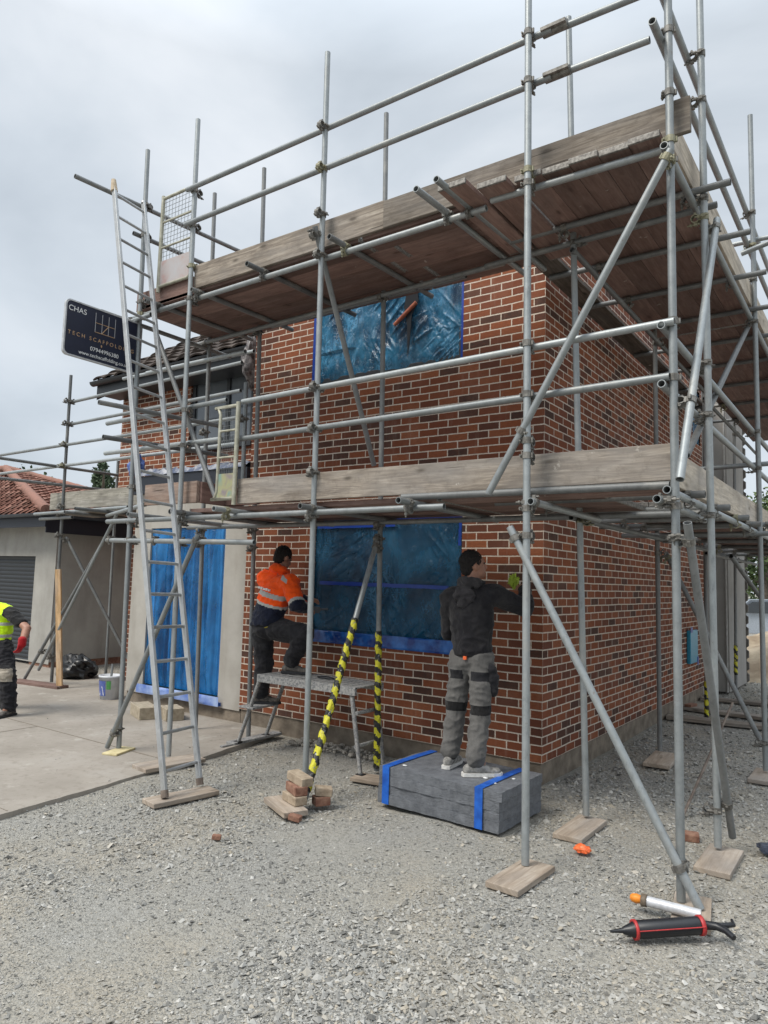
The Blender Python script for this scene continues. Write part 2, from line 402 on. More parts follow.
# ------------------------------------------------------------------ camera
F, YAW, PIT, ROL = 715.2, R(-35.46), R(5.43), R(1.67)
fw = Vector((math.sin(YAW)*math.cos(PIT), math.cos(YAW)*math.cos(PIT), math.sin(PIT)))
rt = Vector((math.cos(YAW), -math.sin(YAW), 0)); up = rt.cross(fw)
X = rt*math.cos(ROL)+up*math.sin(ROL); U = up*math.cos(ROL)-rt*math.sin(ROL)
CAM = Vector((2.534, -6.028, 1.549))
cam = bpy.data.objects.new('camera', bpy.data.cameras.new('camera')); C.objects.link(cam)
cam.data.sensor_width = 36; cam.data.lens = F/1024*36; cam.data.clip_start = .05; cam.data.clip_end = 2000
cam.matrix_world = Matrix(((X.x, U.x, -fw.x, CAM.x), (X.y, U.y, -fw.y, CAM.y), (X.z, U.z, -fw.z, CAM.z), (0, 0, 0, 1)))
bpy.context.scene.camera = cam

# ------------------------------------------------------------------ ground
def h_ground(x, y):
    return .028*(noise.noise((x*.7, y*.7, 1.3))) + .012*noise.noise((x*2.3, y*2.3, 4.1))
gt = NT('gravel_ground'); p = gt.geo()
n1 = gt.noise(p, .8, 5, .55); n2 = gt.noise(p, 38, 5, .75); n3 = gt.noise(p, 130, 3, .7)
vo = gt.n('ShaderNodeTexVoronoi'); vo.inputs['Scale'].default_value = 95; gt.l(p, vo.inputs['Vector'])
vc = gt.n('ShaderNodeSeparateColor'); gt.l(vo.outputs['Color'], vc.inputs[0])
gc = gt.ramp(n1, [(.34, (.285, .28, .26)), (.48, (.30, .286, .25)), (.62, (.325, .292, .235))])
gc = gt.mix(gt.math('MULTIPLY', vc.outputs[0], .5), gc, (.36, .352, .325))
gc = gt.mix(gt.ramp(n2, [(.38, (.7,)*3), (.52, (0, 0, 0))]), gc, (.15, .145, .13))
gt.set(color=gc, rough=.95, spec=.2)
gt.bump(gt.math('ADD', gt.math('MULTIPLY', vo.outputs['Distance'], -1.2), gt.math('ADD', n2, gt.math('MULTIPLY', n3, .5))), .55, .012)
mb = MB(); xs = np.concatenate([[-300, -80, -30], np.arange(-12, 6.01, .15), [12, 40, 300]]); ys = np.concatenate([[-120, -25], np.arange(-7, 12.01, .15), [20, 60, 400]])
V = [(x, y, GZ-.03+(h_ground(x, y) if (-13 < x < 7 and -8 < y < 13) else 0)) for y in ys for x in xs]; nx = len(xs)
mb.add(V, [(j*nx+i, j*nx+i+1, (j+1)*nx+i+1, (j+1)*nx+i) for j in range(len(ys)-1) for i in range(nx-1)], None, 0, True)
tag(build('ground', mb, gt.m), 'grey crushed stone ground around the building', 'ground', kind='structure')

# concrete slab on the left, its edge running from the camera to the hop-up
st = NT('pale_concrete'); p = st.geo()
f1 = st.noise(p, 1.1, 6, .6); f2 = st.noise(p, 12, 6, .7)
sc = st.ramp(f1, [(.3, (.245, .22, .188)), (.55, (.315, .285, .248)), (.75, (.375, .35, .315))])
sc = st.mix(st.ramp(f2, [(.52, (0, 0, 0)), (.75, (.7,)*3)]), sc, (.185, .16, .132))
sc = st.mix(st.ramp(st.noise(p, 3.3, 5, .7), [(.58, (0, 0, 0)), (.68, (.5,)*3)]), sc, (.44, .415, .37))
st.set(color=sc, rough=.93, spec=.2); st.bump(st.noise(p, 60, 5), .2, .006)
edge = [(-2.40, -5.6), (-2.629, -3.315), (-2.70, -2.58), (-2.79, -1.951), (-2.80, -1.504), (-2.96, -.732), (-3.1, -.12)]
fine = []
for a, b in zip(edge, edge[1:]):
    for k in range(8):
        t = k/8; x = a[0]+(b[0]-a[0])*t; y = a[1]+(b[1]-a[1])*t
        fine.append((x+.02*noise.noise((y*6, 2, 0)), y))
fine.append(edge[-1])
mb = MB(); zt = GZ+.004
top = [(x, y, zt) for x, y in fine]+[(-3.1, 1.2, zt), (-14, 1.2, zt), (-14, -5.6, zt)]
n = len(top); mb.add(top, [tuple(range(n))])
bot = [(x, y, GZ-.10) for x, y, z in top]
for i in range(n-3): mb.add([top[i], top[i+1], bot[i+1], bot[i]], [(0, 3, 2, 1)])
# shallow sawn joints
tag(build('slab_paving', mb, st.m), 'pale concrete slab with a broken edge in front of the blue door', 'paving', kind='structure')
mb = MB()
for y in (-1.62, -3.9): mb.box((-13, y-.006, zt+.0005), (-2.85, y+.006, zt+.003), axis=0)
for x in (-5.2, -8.2): mb.box((x-.006, -5.5, zt+.0005), (x+.006, -1.63, zt+.003), axis=1)
for k in range(9): mb.box((-3.1, -3.25-.23*k, zt+.0005), (-2.66, -3.245-.23*k, zt+.003), axis=0)
tag(build('paving_joint', mb, plain('joint_sand', (.2, .17, .135), .95)), 'dark sand joints across the concrete slab', 'joints', kind='structure')

# loose crushed stone (uncountable): angular chips lying on the ground
def in_slab(x, y): 
    ex = -2.75 if y < -1.5 else -2.8-(y+1.5)*.22
    return (x < ex+.05) & (y < 1.2)
N = 340000
az = rng.uniform(R(-35.46-36), R(-35.46+36), N); r = np.exp(rng.uniform(np.log(2.5), np.log(20), N))
px_ = CAM.x+np.sin(az)*r; py_ = CAM.y+np.cos(az)*r
patch = np.array([noise.noise((x*.55+3, y*.55, 7.7))+.5*noise.noise((x*1.7, y*1.7, 2.7)) for x, y in zip(px_, py_)])
ok = ~((px_ > -8.2) & (px_ < .03) & (py_ > -.03)) & ~((px_ > -.86) & (px_ < .31) & (py_ > -1.38) & (py_ < -.62)) & ~((px_ < -9.3) & (py_ > .9))
sl = np.array([bool(in_slab(x, y)) for x, y in zip(px_, py_)])
# bare dusty patch in the middle, thicker drifts near the camera, the house and on the right
bare = np.exp(-(((px_+1.1)/1.5)**2+((py_+2.9)/1.1)**2))
coarse = rng.uniform(0, 1, N) < .40
keep = rng.uniform(0, 1, N) < np.where(coarse, np.clip(.55+.75*patch-.40*bare+.4*(px_ > .3)+.25*(r < 3.6), .12, 1), np.clip(.75+.3*patch-.2*bare, .4, 1))
keep &= ok & (~sl | (rng.uniform(0, 1, N) < .012))
px_, py_, r, sl, patch2, coarse = px_[keep], py_[keep], r[keep], sl[keep], patch[keep], coarse[keep]; n = len(px_)
size = np.where(coarse, np.clip(rng.lognormal(np.log(.0068), .42, n), .0035, .019), rng.uniform(.0028, .006, n))
size *= np.clip(.72+.05*r, .8, 1.5)*np.clip(1+.35*patch2+.28*(px_ > -.2), .8, 1.4)
size[sl] *= .7
base = np.array([(1, 0, 0), (-1, 0, 0), (0, 1, 0), (0, -1, 0), (0, 0, 1), (0, 0, -1)], float)
tri = np.array([(0, 2, 4), (2, 1, 4), (1, 3, 4), (3, 0, 4), (2, 0, 5), (1, 2, 5), (3, 1, 5), (0, 3, 5)])
V = base[None]*rng.uniform(.55, 1.25, (n, 6, 1)) + rng.normal(0, .22, (n, 6, 3)); V[:, :, 0] *= rng.uniform(.8, 1.5, (n, 1)); V[:, :, 2] *= .60
tl = rng.normal(0, .25, (n, 2)); V[:, :, 2] += V[:, :, 0]*tl[:, :1]+V[:, :, 1]*tl[:, 1:]
a = rng.uniform(0, 6.283, n); ca, sa = np.cos(a), np.sin(a)
V = np.stack([V[..., 0]*ca[:, None]-V[..., 1]*sa[:, None], V[..., 0]*sa[:, None]+V[..., 1]*ca[:, None], V[..., 2]], -1)*size[:, None, None]
gz = np.array([h_ground(x, y) for x, y in zip(px_, py_)])+GZ-.03; gz[sl] = zt
V += np.stack([px_, py_, gz+size*.28], -1)[:, None, :]
me = bpy.data.meshes.new('gravel'); me.vertices.add(n*6); me.vertices.foreach_set('co', V.reshape(-1))
fi = (tri[None]+np.arange(n)[:, None, None]*6).reshape(-1)
me.loops.add(len(fi)); me.loops.foreach_set('vertex_index', fi.astype(np.int32)); me.polygons.add(n*8)
me.polygons.foreach_set('loop_start', np.arange(0, n*24, 3, dtype=np.int32)); me.polygons.foreach_set('loop_total', np.full(n*8, 3, np.int32))
at = me.attributes.new('tone', 'FLOAT', 'FACE'); at.data.foreach_set('value', np.repeat(rng.uniform(0, 1, n), 8).astype(np.float32))
sf = me.attributes.new('sharp_face', 'BOOLEAN', 'FACE'); sf.data.foreach_set('value', np.ones(n*8, bool))
me.update()
gm = NT('crushed_stone'); an = gm.n('ShaderNodeAttribute', attribute_name='tone')
gcol = gm.ramp(an.outputs['Fac'], [(0, (.12, .118, .11)), (.18, (.22, .216, .202)), (.5, (.31, .304, .282)), (.8, (.385, .378, .353)), (.9, (.35, .31, .245)), (1, (.50, .49, .46))])
gcol = gm.mix(gm.ramp(gm.noise(gm.geo(), .8, 5, .55), [(.5, (0, 0, 0)), (.68, (.5,)*3)]), gcol, (.345, .315, .26))
gm.set(color=gcol, rough=.9, spec=.25); me.materials.append(gm.m)
tag(link_mesh('gravel', me, (0, 0, 0)), 'loose grey crushed stone spread over the ground', 'gravel', kind='stuff')

# ------------------------------------------------------------------ house
house = empty('house', (-2, .5, GZ), 'two storey brick house extension with blue film over its windows, inside scaffolding', 'house')
W1 = (-2.715, -.83, .945, 2.20); W2 = (-2.83, -.86, 3.735, 4.77); ZT = 5.1; D_ = (-5.60, -4.14, .03, 2.15)
def wall_front(mb, x0, x1, z0, z1, y, holes, uvf, depth, mi=0):
    xs = sorted({x0, x1, *[h[0] for h in holes], *[h[1] for h in holes]}); zs = sorted({z0, z1, *[h[2] for h in holes], *[h[3] for h in holes]})
    for a, b in zip(xs, xs[1:]):
        for c, d in zip(zs, zs[1:]):
            if any(h[0] <= a and b <= h[1] and h[2] <= c and d <= h[3] for h in holes): continue
            mb.quad([(a, y, c), (b, y, c), (b, y, d), (a, y, d)], [uvf(a, c), uvf(b, c), uvf(b, d), uvf(a, d)], mi)
    for h in holes:
        a, b, c, d = h; e = y+depth
        mb.quad([(a, y, c), (a, y, d), (a, e, d), (a, e, c)], [(0, c), (0, d), (depth, d), (depth, c)], mi)
        mb.quad([(b, y, c), (b, e, c), (b, e, d), (b, y, d)], [(0, c), (depth, c), (depth, d), (0, d)], mi)
        mb.quad([(a, y, d), (b, y, d), (b, e, d), (a, e, d)], [uvf(a, d), uvf(b, d), uvf(b, d+depth), uvf(a, d+depth)], mi)
        mb.quad([(a, y, c), (a, e, c), (b, e, c), (b, y, c)], [uvf(a, c), uvf(a, c), uvf(b, c), uvf(b, c)], mi)
mb = MB(); wall_front(mb, -3.76, 0, 0, ZT, 0, [W1, W2], lambda x, z: (-x+9, z), .11)
S1 = (5.95, 6.5, 3.9, 4.8)     # upper side window
ys = [0, S1[0], S1[1], 6.62]
for a, b in zip(ys, ys[1:]):
    for c, d in ((0, S1[2]), (S1[2], S1[3]), (S1[3], ZT)):
        if a == S1[0] and c == S1[2]: continue
        mb.quad([(0, a, c), (0, b, c), (0, b, d), (0, a, d)], [(a+9.115, c), (b+9.115, c), (b+9.115, d), (a+9.115, d)])
mb.quad([(0, 6.62, 0), (-1, 6.62, 0), (-1, 6.62, ZT), (0, 6.62, ZT)], [(0, 0), (1, 0), (1, ZT), (0, ZT)])
mb.quad([(-3.76, 1.05, 0), (-3.76, 0, 0), (-3.76, 0, ZT), (-3.76, 1.05, ZT)], [(0, 0), (1.05, 0), (1.05, ZT), (0, ZT)])
mb.quad([(-3.76, 0, ZT), (0, 0, ZT), (0, 6.62, ZT), (-3.76, 6.62, ZT)])
build('wall', mb, brick, house)
mb = MB()
mb.box((-3.75, .022, GZ-.1), (-.022, .3, -.001), axis=0); mb.box((-.3, .3, GZ-.1), (-.022, 6.6, -.001), axis=1)
build('plinth', mb, plinth_m, house)

def sheet(x0, x1, z0, z1, y, nx, nz, amp, seed, fn=None):
    """wrinkled film hung in a plane facing -y"""
    mb = MB(); vs = []; fs = []; uv = []
    for j in range(nz+1):
        for i in range(nx+1):
            u, v = i/nx, j/nz; x = x0+(x1-x0)*u; z = z0+(z1-z0)*v
            e = min(1, 8*min(u, 1-u, v*1.2, (1-v)*1.2))
            rid = lambda q: (1-abs(noise.noise(q)))**14
            mk = lambda x, z, o: min(1, max(0, .1+2.2*noise.noise((x*1.6+seed+o, z*1.6, o))))
            d = amp*e*(noise.noise((x*2.3+seed, z*1.5, seed))+.5*noise.noise((x*6, z*4+seed, 3))+mk(x, z, 0)*1.1*rid(((x*.62-z*.78)*9+seed, (x*.78+z*.62)*1.3, 1))+mk(x, z, 5)*.9*rid(((x*.8+z*.6)*10+seed, (z*.8-x*.6)*1.5, 6)))
            if fn: d += fn(u, v)*e
            vs.append((x, y-abs(d), z))
    for j in range(nz):
        for i in range(nx):
            a = j*(nx+1)+i; fs.append((a, a+1, a+nx+2, a+nx+1)); uv.append([(vs[k][0], vs[k][2]) for k in fs[-1]])
    mb.add(vs, fs, uv, 0, True); return mb
def frame(mb, x0, x1, z0, z1, y0, y1, w=.07, mull=(), trans=()):
    mb.box((x0, y0, z0), (x1, y1, z0+w)); mb.box((x0, y0, z1-w), (x1, y1, z1))
    mb.box((x0, y0, z0+w), (x0+w, y1, z1-w)); mb.box((x1-w, y0, z0+w), (x1, y1, z1-w))
    for m in mull: mb.box((m-w/2, y0+.003, z0+w), (m+w/2, y1, z1-w))
    for q in trans: mb.box((x0+w, y0+.005, q-w/2), (x1-w, y1, q+w/2))
def window(rect, y, film, label, mull, trans, glass=glass_dark, seed=1, amp=.01, fn=None, filmy=.012):
    mb = MB(); frame(mb, rect[0]+.004, rect[1]-.004, rect[2]+.004, rect[3]-.004, y+.045, y+.10, .07, mull, trans)
    w = build('window', mb, upvc_dark, house, .004); tag(w, label)
    mb = MB(); mb.box((rect[0]+.03, y+.075, rect[2]+.03), (rect[1]-.03, y+.085, rect[3]-.03)); build('glass', mb, glass, w)
    if film:
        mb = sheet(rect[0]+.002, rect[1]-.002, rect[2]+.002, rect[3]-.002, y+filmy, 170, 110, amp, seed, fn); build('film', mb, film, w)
    return w
w = window(W1, 0, film_low, 'ground floor window under taut dark blue film', [-1.72], [1.52], seed=2.2, amp=.030, filmy=.045)
mb = MB()
def strip(pts, wd, y, seed):
    m = MB(); P0 = []; P1 = []
    for i in range(41):
        t = i/40; x = pts[0][0]+(pts[1][0]-pts[0][0])*t; z = pts[0][1]+(pts[1][1]-pts[0][1])*t
        vert = abs(pts[1][0]-pts[0][0]) < .2; e0 = .006*noise.noise((t*9, seed, 0))+.004*noise.noise((t*31, seed, 0)); e1 = .006*noise.noise((t*9, seed, 5))
        yy = y-.004*abs(noise.noise((t*14, seed, 9)))
        P0.append((x-wd/2+e0, yy, z) if vert else (x, yy, z-wd/2+e0)); P1.append((x+wd/2+e1, yy, z) if vert else (x, yy, z+wd/2+e1))
    m.rings([P0, P1], False, False, 0, True); return m
for q in (([(-2.66, 2.115), (-1.62, 2.12)], .045, .006, 1), ([(-2.60, 1.50), (-.97, 1.493)], .038, .004, 2), ([(-1.60, 2.17), (-.84, 2.175)], .028, .006, 3), ([(-.86, 1.9), (-.852, 2.19)], .03, .006, 4)): build('tape', strip(*q), tape_blue, w)
mb = sheet(-2.745, -.80, .86, .99, -.022, 90, 10, .030, 5.5); build('sill_cover', mb, mottled('blue_sill_plastic', (.004, .035, .20), (.03, .16, .50), 7, .22, lo=.4, hi=.7), w)
mb = MB(); mb.box((-2.74, -.02, .875), (-.805, .044, .94)); build('sill', mb, upvc_dark, w)
def lift(u, v): return .05*math.exp(-((u-.62)/.07)**2)*v + .035*max(0, math.sin(6*u+3*v))*(v > .35)
w = window(W2, 0, film_up, 'upper window under loose torn light blue film', [-1.85], [], seed=7.1, amp=.040, fn=lift, filmy=.05)
mb = MB(); mb.box((-2.826, .0, 3.74), (-2.775, .012, 4.765)); build('tape', mb, tape_blue, w); mb = MB(); mb.box((-.885, .0, 3.74), (-.862, .012, 4.765)); build('tape', mb, tape_blue, w)
# torn slit in the film and a red batten behind it
mb = MB()
pts = [(-1.52, 4.62), (-1.40, 4.60), (-1.38, 4.44), (-1.46, 4.30), (-1.475, 4.05), (-1.50, 3.86), (-1.515, 4.2), (-1.56, 4.40)]
mb.add([(x, -.028, z) for x, z in pts]+[(x, -.020, z) for x, z in pts], [tuple(range(7, -1, -1))]+[(i, (i+1) % 8, 8+(i+1) % 8, 8+i) for i in range(8)])
build('torn_slit', mb, plain('dark_opening', (.006, .008, .012), .9), w)
mb = MB(); mb.cyl((-1.66, -.05, 4.22), (-1.40, -.035, 4.42), .022, n=8); build('batten', mb, mottled('red_batten', (.20, .05, .03), (.33, .10, .05), 20, .8), w)
# side window and meter box
mb = MB(); mb.box((-.10, S1[0]+.005, S1[2]+.005), (-.04, S1[1]-.005, S1[3]-.005), axis=1)
w = build('window', mb, upvc_dark, house); tag(w, 'small side window covered in blue film')
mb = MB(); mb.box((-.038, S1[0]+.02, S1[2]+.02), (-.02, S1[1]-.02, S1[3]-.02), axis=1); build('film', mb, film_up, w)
mb = MB(); mb.box((.002, 5.38, .44), (.06, 5.86, .93), axis=1); w = build('meter_box', mb, plain('blue_film_box', (.03, .27, .42), .3), house, .01)
mb = MB(); mb.box((.061, 5.80, .40), (.066, 5.88, .52), axis=1); mb.box((.061, 5.38, .90), (.066, 5.50, .98), axis=1); build('tape', mb, tape_blue, w)

# porch block with the sheeted doorway
mb = MB(); wall_front(mb, -5.96, -3.762, -.03, 2.62, .004, [D_], lambda x, z: (x, z), .09)
mb.quad([(-5.96, 1.05, -.03), (-5.96, .004, -.03), (-5.96, .004, 2.62), (-5.96, 1.05, 2.62)])
build('porch_wall', mb, render_m, house)
mb = MB(); mb.box((-5.95, .024, GZ-.1), (-3.76, 1.0, -.031)); build('plinth', mb, plinth_m, house)
mb = MB(); mb.box((-6.02, -.05, 2.622), (-3.765, 1.0, 2.86)); build('porch_roof', mb, fascia_m, house)
mb = MB(); frame(mb, D_[0], D_[1], D_[2], D_[3], .05, .09, .06, [-4.8]); dr = build('door', mb, upvc_dark, house, .004); tag(dr, 'doorway hung with bright blue plastic sheet')
mb = MB(); mb.box((D_[0]+.03, .07, .06), (D_[1]-.03, .08, 2.12)); build('glass', mb, glass_dark, dr)
def folds(u, v): return .050*abs(math.sin(u*31+2.5*noise.noise((u*5, v*1.4, 0))))*(u < .45) + .035*abs(math.sin(u*23+2*v+noise.noise((u*4, v*2, 5))))*(u > .62)
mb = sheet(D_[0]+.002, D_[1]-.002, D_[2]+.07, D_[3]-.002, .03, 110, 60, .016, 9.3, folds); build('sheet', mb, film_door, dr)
mb = sheet(D_[0]-.06, D_[1]+.07, -.012, .10, -.05, 50, 6, .02, 4.4); build('sill_cover', mb, mottled('pale_blue_cover', (.10, .18, .5), (.36, .46, .68), 5, .35), dr)
mb = MB(); mb.box((D_[0]-.05, -.045, -.01), (D_[1]+.06, .003, .028)); build('sill', mb, strap_blue, dr)

# old house wall behind, with its window, roof and gutter
OW = (-6.25, -4.88, 3.46, 4.58)
mb = MB(); wall_front(mb, -7.50, -3.765, GZ, 2.5, 1.06, [], lambda x, z: (x+20, z+.17), .1); mb.quad([(-7.50, 6, GZ), (-7.50, 1.06, GZ), (-7.50, 1.06, 2.5), (-7.50, 6, 2.5)], [(0, 0), (5, 0), (5, 2.5), (0, 2.5)]); mb.quad([(-7.99, 1.06, 2.5), (-7.50, 1.06, 2.5), (-7.50, 6, 2.5), (-7.99, 6, 2.5)])
wall_front(mb, -7.99, -3.765, 2.5, 4.95, 1.06, [OW], lambda x, z: (x+20, z+.17), .1)
mb.quad([(-7.99, 6, 2.5), (-7.99, 1.06, 2.5), (-7.99, 1.06, 4.95), (-7.99, 6, 4.95)], [(0, 0), (5, 0), (5, 2.45), (0, 2.45)])
build('wall', mb, brick, house)
mb = MB(); frame(mb, *OW, 1.09, 1.15, .075, [-5.45]); mb.box((OW[0], 1.02, 4.585), (OW[1], 1.055, 4.70)); w = build('window', mb, upvc_dark, house, .004)
tag(w, 'dark framed upper window of the older wall')
mb = MB(); mb.box((OW[0]+.04, 1.12, OW[2]+.04), (OW[1]-.04, 1.13, OW[3]-.04)); build('glass', mb, glass_sky, w)
mb = MB(); mb.box((OW[0]-.05, 1.0, OW[2]-.06), (OW[1]+.05, 1.07, OW[2]-.002)); build('sill', mb, upvc_dark, w)
def tiled(mb, o, du, dv, nu, nv, wu, wv, wave=.02, lap=.03, seg=6, uv0=0, clip=None):
    """courses of tiles: o corner at eave, du along the eave, dv up the slope (unit vectors)"""
    o, du, dv = Vector(o), Vector(du), Vector(dv); nn = du.cross(dv).normalized()
    for j in range(nv):
        cols = [i for i in range(nu) if clip is None or clip((i+.5)*wu, (j+.5)*wv)]
        for i in cols:
            vs = []; jit = random.uniform(-.006, .006)
            for k in range(seg+1):
                u = (i+k/seg)*wu; w = wave*abs(math.sin(math.pi*k/seg))
                for q, hgt in ((0, lap+jit), (1, .0+jit)):
                    vs.append(o+du*u+dv*(j*wv+q*wv*1.08)+nn*(w+hgt))
                vs.append(o+du*u+dv*(j*wv)+nn*(w+lap-.028))
            for k in range(seg):
                a = k*3; b = a+3
                mb.add([vs[a], vs[b], vs[b+1], vs[a+1]], [(0, 1, 2, 3)], [[(i+.5+uv0, j+.5)]*4], 0, True)
                mb.add([vs[a+2], vs[b+2], vs[b], vs[a]], [(0, 1, 2, 3)], [[(i+.5+uv0, j+.5)]*4], 0, False)
            for e in (0, seg*3): mb.add([vs[e], vs[e+1], vs[e+2]], [(0, 1, 2)], [[(i+.5+uv0, j+.5)]*3])
pitch = R(33); ey, ez = .62, 4.66
mb = MB(); tiled(mb, (-8.10, ey-.06, ez+.0), (1, 0, 0), (0, math.cos(pitch), math.sin(pitch)), 15, 17, .3, .32, .03, .04)
y2 = ey+17*.32*math.cos(pitch); z2 = ez+17*.32*math.sin(pitch)
rf = build('roof', mb, tile_dark, house)
mb = MB(); mb.quad([(-8.09, ey, ez-.02), (-3.77, ey, ez-.02), (-3.77, y2, z2-.02), (-8.09, y2, z2-.02)])
mb.quad([(-8.08, ey, ez-.02), (-8.08, y2, z2-.02), (-8.08, y2, z2-.3), (-8.08, ey, ez-.3)])
mb.quad([(-8.03, 1.07, ez-.15), (-8.03, 3.5, ez-.15), (-8.03, 3.5, ez+1.7), (-8.03, 1.07, ez+.22)])
mb.box((-8.08, ey+.02, ez-.21), (-3.77, 1.055, ez-.19)); mb.box((-8.08, ey-.005, ez-.20), (-3.77, ey+.02, ez+.05))
build('soffit', mb, upvc_dark, rf)
mb = MB(); n = 10
prof = [(ey-.06+.065*math.cos(math.pi*k/n), ez-.02-.065*math.sin(math.pi*k/n)) for k in range(n+1)]
mb.rings([[(-8.12, y, z) for y, z in prof], [(-3.77, y, z) for y, z in prof]], False, False, 0, True)
mb.add([(-8.12, y, z) for y, z in prof], [tuple(range(n+1))]); build('gutter', mb, black_pl, rf)
# grey rendered rear corner with block toothing
mb = MB(); mb.box((-.6, 7.42, GZ), (.235, 9.1, 5.0)); mb.box((-.6, 6.63, GZ), (-.06, 7.42, 5.0))
rw = build('rear_wall', mb, grey_panel, house)
mb = MB(); mb.cyl((.20, 7.395, GZ), (.20, 7.395, 4.9), .016, n=8); build('corner_bead', mb, mottled('pale_bead', (.34, .33, .31), (.46, .45, .43), 12, .8), rw)
mb = MB()
pr = []
for k in range(23): z = GZ+.215*k; pr += [(.235, z), (.275, z+.03), (.275, z+.15), (.235, z+.18)]
pr += [(.16, GZ+.215*23), (.16, GZ)]; m_ = len(pr)
mb.add([(x, 9.105, z) for x, z in pr]+[(x, 9.18, z) for x, z in pr], [tuple(range(m_)), tuple(range(2*m_-1, m_-1, -1))]+[(i, m_+i, m_+(i+1) % m_, (i+1) % m_) for i in range(m_)])
build('block_end', mb, mottled('grey_block_ends', (.10, .09, .08), (.2, .185, .165), 14, .95), rw)

# crumpled plastic sheets
def crumple(name, c, r, mat, label, cat, seed, parent=None, amp=.35, n=26, freq=2.2, flat=True):
    mb = MB(); c = Vector(c); mb.ell(c, r, n, n//2+4)
    vs = []
    for v in mb.v:
        d = Vector(v)-c; u = Vector((d.x/r[0], d.y/r[1], d.z/r[2])); q = u*freq+Vector((seed, seed*.7, 0))
        k = 1+amp*(noise.noise(q)*1.2+.9*(.5-abs(noise.noise(q*2.1)))) 
        w = c+Vector((d.x*k, d.y*k, d.z*k))
        if flat and w.z < c.z-r[2]*.55: w.z = c.z-r[2]*.55
        vs.append(tuple(w))
    mb.v = vs; mb.sm = [random.random() < .5 for _ in mb.sm]
    o = build(name, mb, mat, parent)
    return tag(o, label, cat) if label else o
mb = MB(); vs = []; fs = []; nx, ny = 60, 18
for j in range(ny+1):
    for i in range(nx+1):
        x = -5.95+2.1*i/nx; y = -.07+.75*j/ny
        z = 2.88+.11*abs(noise.noise((x*3.1, y*4, 2)))+.06*noise.noise((x*9, y*9, 5))+.03
        if j == 0: z = 2.862
        vs.append((x, y, max(z, 2.863)))
fs = [(j*(nx+1)+i, j*(nx+1)+i+1, (j+1)*(nx+1)+i+1, (j+1)*(nx+1)+i) for j in range(ny) for i in range(nx)]
mb.add(vs, fs); tag(build('tarpaulin', mb, tarp_m), 'crumpled grey and blue tarpaulin lying on the flat porch roof', 'tarpaulin')
crumple('plastic_bundle', (-5.98, -.02, 2.98), (.10, .1, .17), mottled('blue_bundle', (.02, .05, .18), (.1, .16, .4), 25, .45), 'small crumpled dark blue plastic bundle on the porch roof corner', 'plastic', 3.3)
crumple('plastic_wrap', (-4.03, .25, 4.24), (.12, .15, .27), greybag, 'grey plastic bundle hanging by the brick corner beside the dark roof', 'plastic', 8.1, flat=False)

# ------------------------------------------------------------------ garage
gar = empty('garage', (-12, 3, GZ), 'pale rendered garage with red tiled roof and dark roller door', 'garage')
GD = (-12.9, -10.36, GZ, 1.80); gx = -9.68; gy = 1.04; gt_ = 2.5
mb = MB(); wall_front(mb, -16, gx, GZ+.06, gt_, gy, [(GD[0], GD[1], GZ+.06, GD[3])], lambda x, z: (x, z), .12)
mb.quad([(gx, gy, GZ+.1), (gx, 4.4, GZ+.1), (gx, 4.4, gt_), (gx, gy, gt_)])
build('wall', mb, garage_render, gar)
mb = MB(); mb.box((-10.36, gy+.02, GZ-.1), (gx-.01, 4.4, GZ+.11)); build('plinth', mb, old_brick, gar)
mb = MB()
for k in range(26):
    z0 = GZ+.01+.076*k
    mb.rings([[(GD[0], gy+.10-.012*math.sin(math.pi*q/4), z0+.074*q/4) for q in range(5)], [(GD[1], gy+.10-.012*math.sin(math.pi*q/4), z0+.074*q/4) for q in range(5)]], False, False)
    mb.quad([(GD[0], gy+.101, z0+.07), (GD[1], gy+.101, z0+.07), (GD[1], gy+.101, z0+.08), (GD[0], gy+.101, z0+.08)])
build('roller_door', mb, roller_m, gar)
ex0, ex1, eyf, eyb, ezg = -24, -9.38, .62, 4.7, 2.56
apx = Vector((-16.5, 3.42, 4.16)); run_f, run_r, rise = apx.y-eyf, ex1-apx.x, apx.z-ezg
lf, lr = math.hypot(run_f, rise), math.hypot(run_r, rise); mb = MB()
tiled(mb, (ex1, eyf, ezg), (-1, 0, 0), (0, run_f/lf, rise/lf), int(12/.2), int(lf/.22), .2, .22, .032, .028, 5, 0, lambda u, v: u > v/lf*run_r-.05)
tiled(mb, (ex1, eyf, ezg), (0, 1, 0), (-run_r/lr, 0, rise/lr), int((eyb-eyf)/.2)+1, int(lr/.22), .2, .22, .032, .028, 5, 50, lambda u, v: u > v/lr*run_f-.05 and u < (eyb-eyf)-v/lr*(eyb-apx.y)+.1)
mb.quad([(ex0, eyb, ezg), (ex1, eyb, ezg), tuple(apx), (ex0, apx.y, apx.z)])
rf = build('roof', mb, tile_red, gar)
mb = MB()
for a, b in (((ex1, eyf, ezg), apx), (apx, (ex0, apx.y, apx.z)), ((ex1, eyb, ezg), apx)):
    a, b = Vector(a), Vector(b); L = (b-a).length; k = max(1, int(L/.33))
    for q in range(k): mb.cyl(a.lerp(b, q/k)+Vector((0, 0, .035)), a.lerp(b, (q+1.08)/k)+Vector((0, 0, .03)), .085, .1, 10)
build('ridge_tile', mb, tile_red, rf)
mb = MB(); mb.box((ex0, eyf+.02, ezg-.26), (ex1-.02, eyf+.04, ezg-.01)); mb.box((ex1-.04, eyf+.04, ezg-.36), (ex1-.02, eyb, ezg-.01), axis=1)
mb.box((ex0, eyf+.04, ezg-.20), (ex1-.04, gy+.3, ezg-.18)); mb.box((gx-.2, gy+.3, ezg-.2), (ex1-.04, eyb, ezg-.18), axis=1)
build('fascia', mb, fascia_m, gar)
mb = MB()
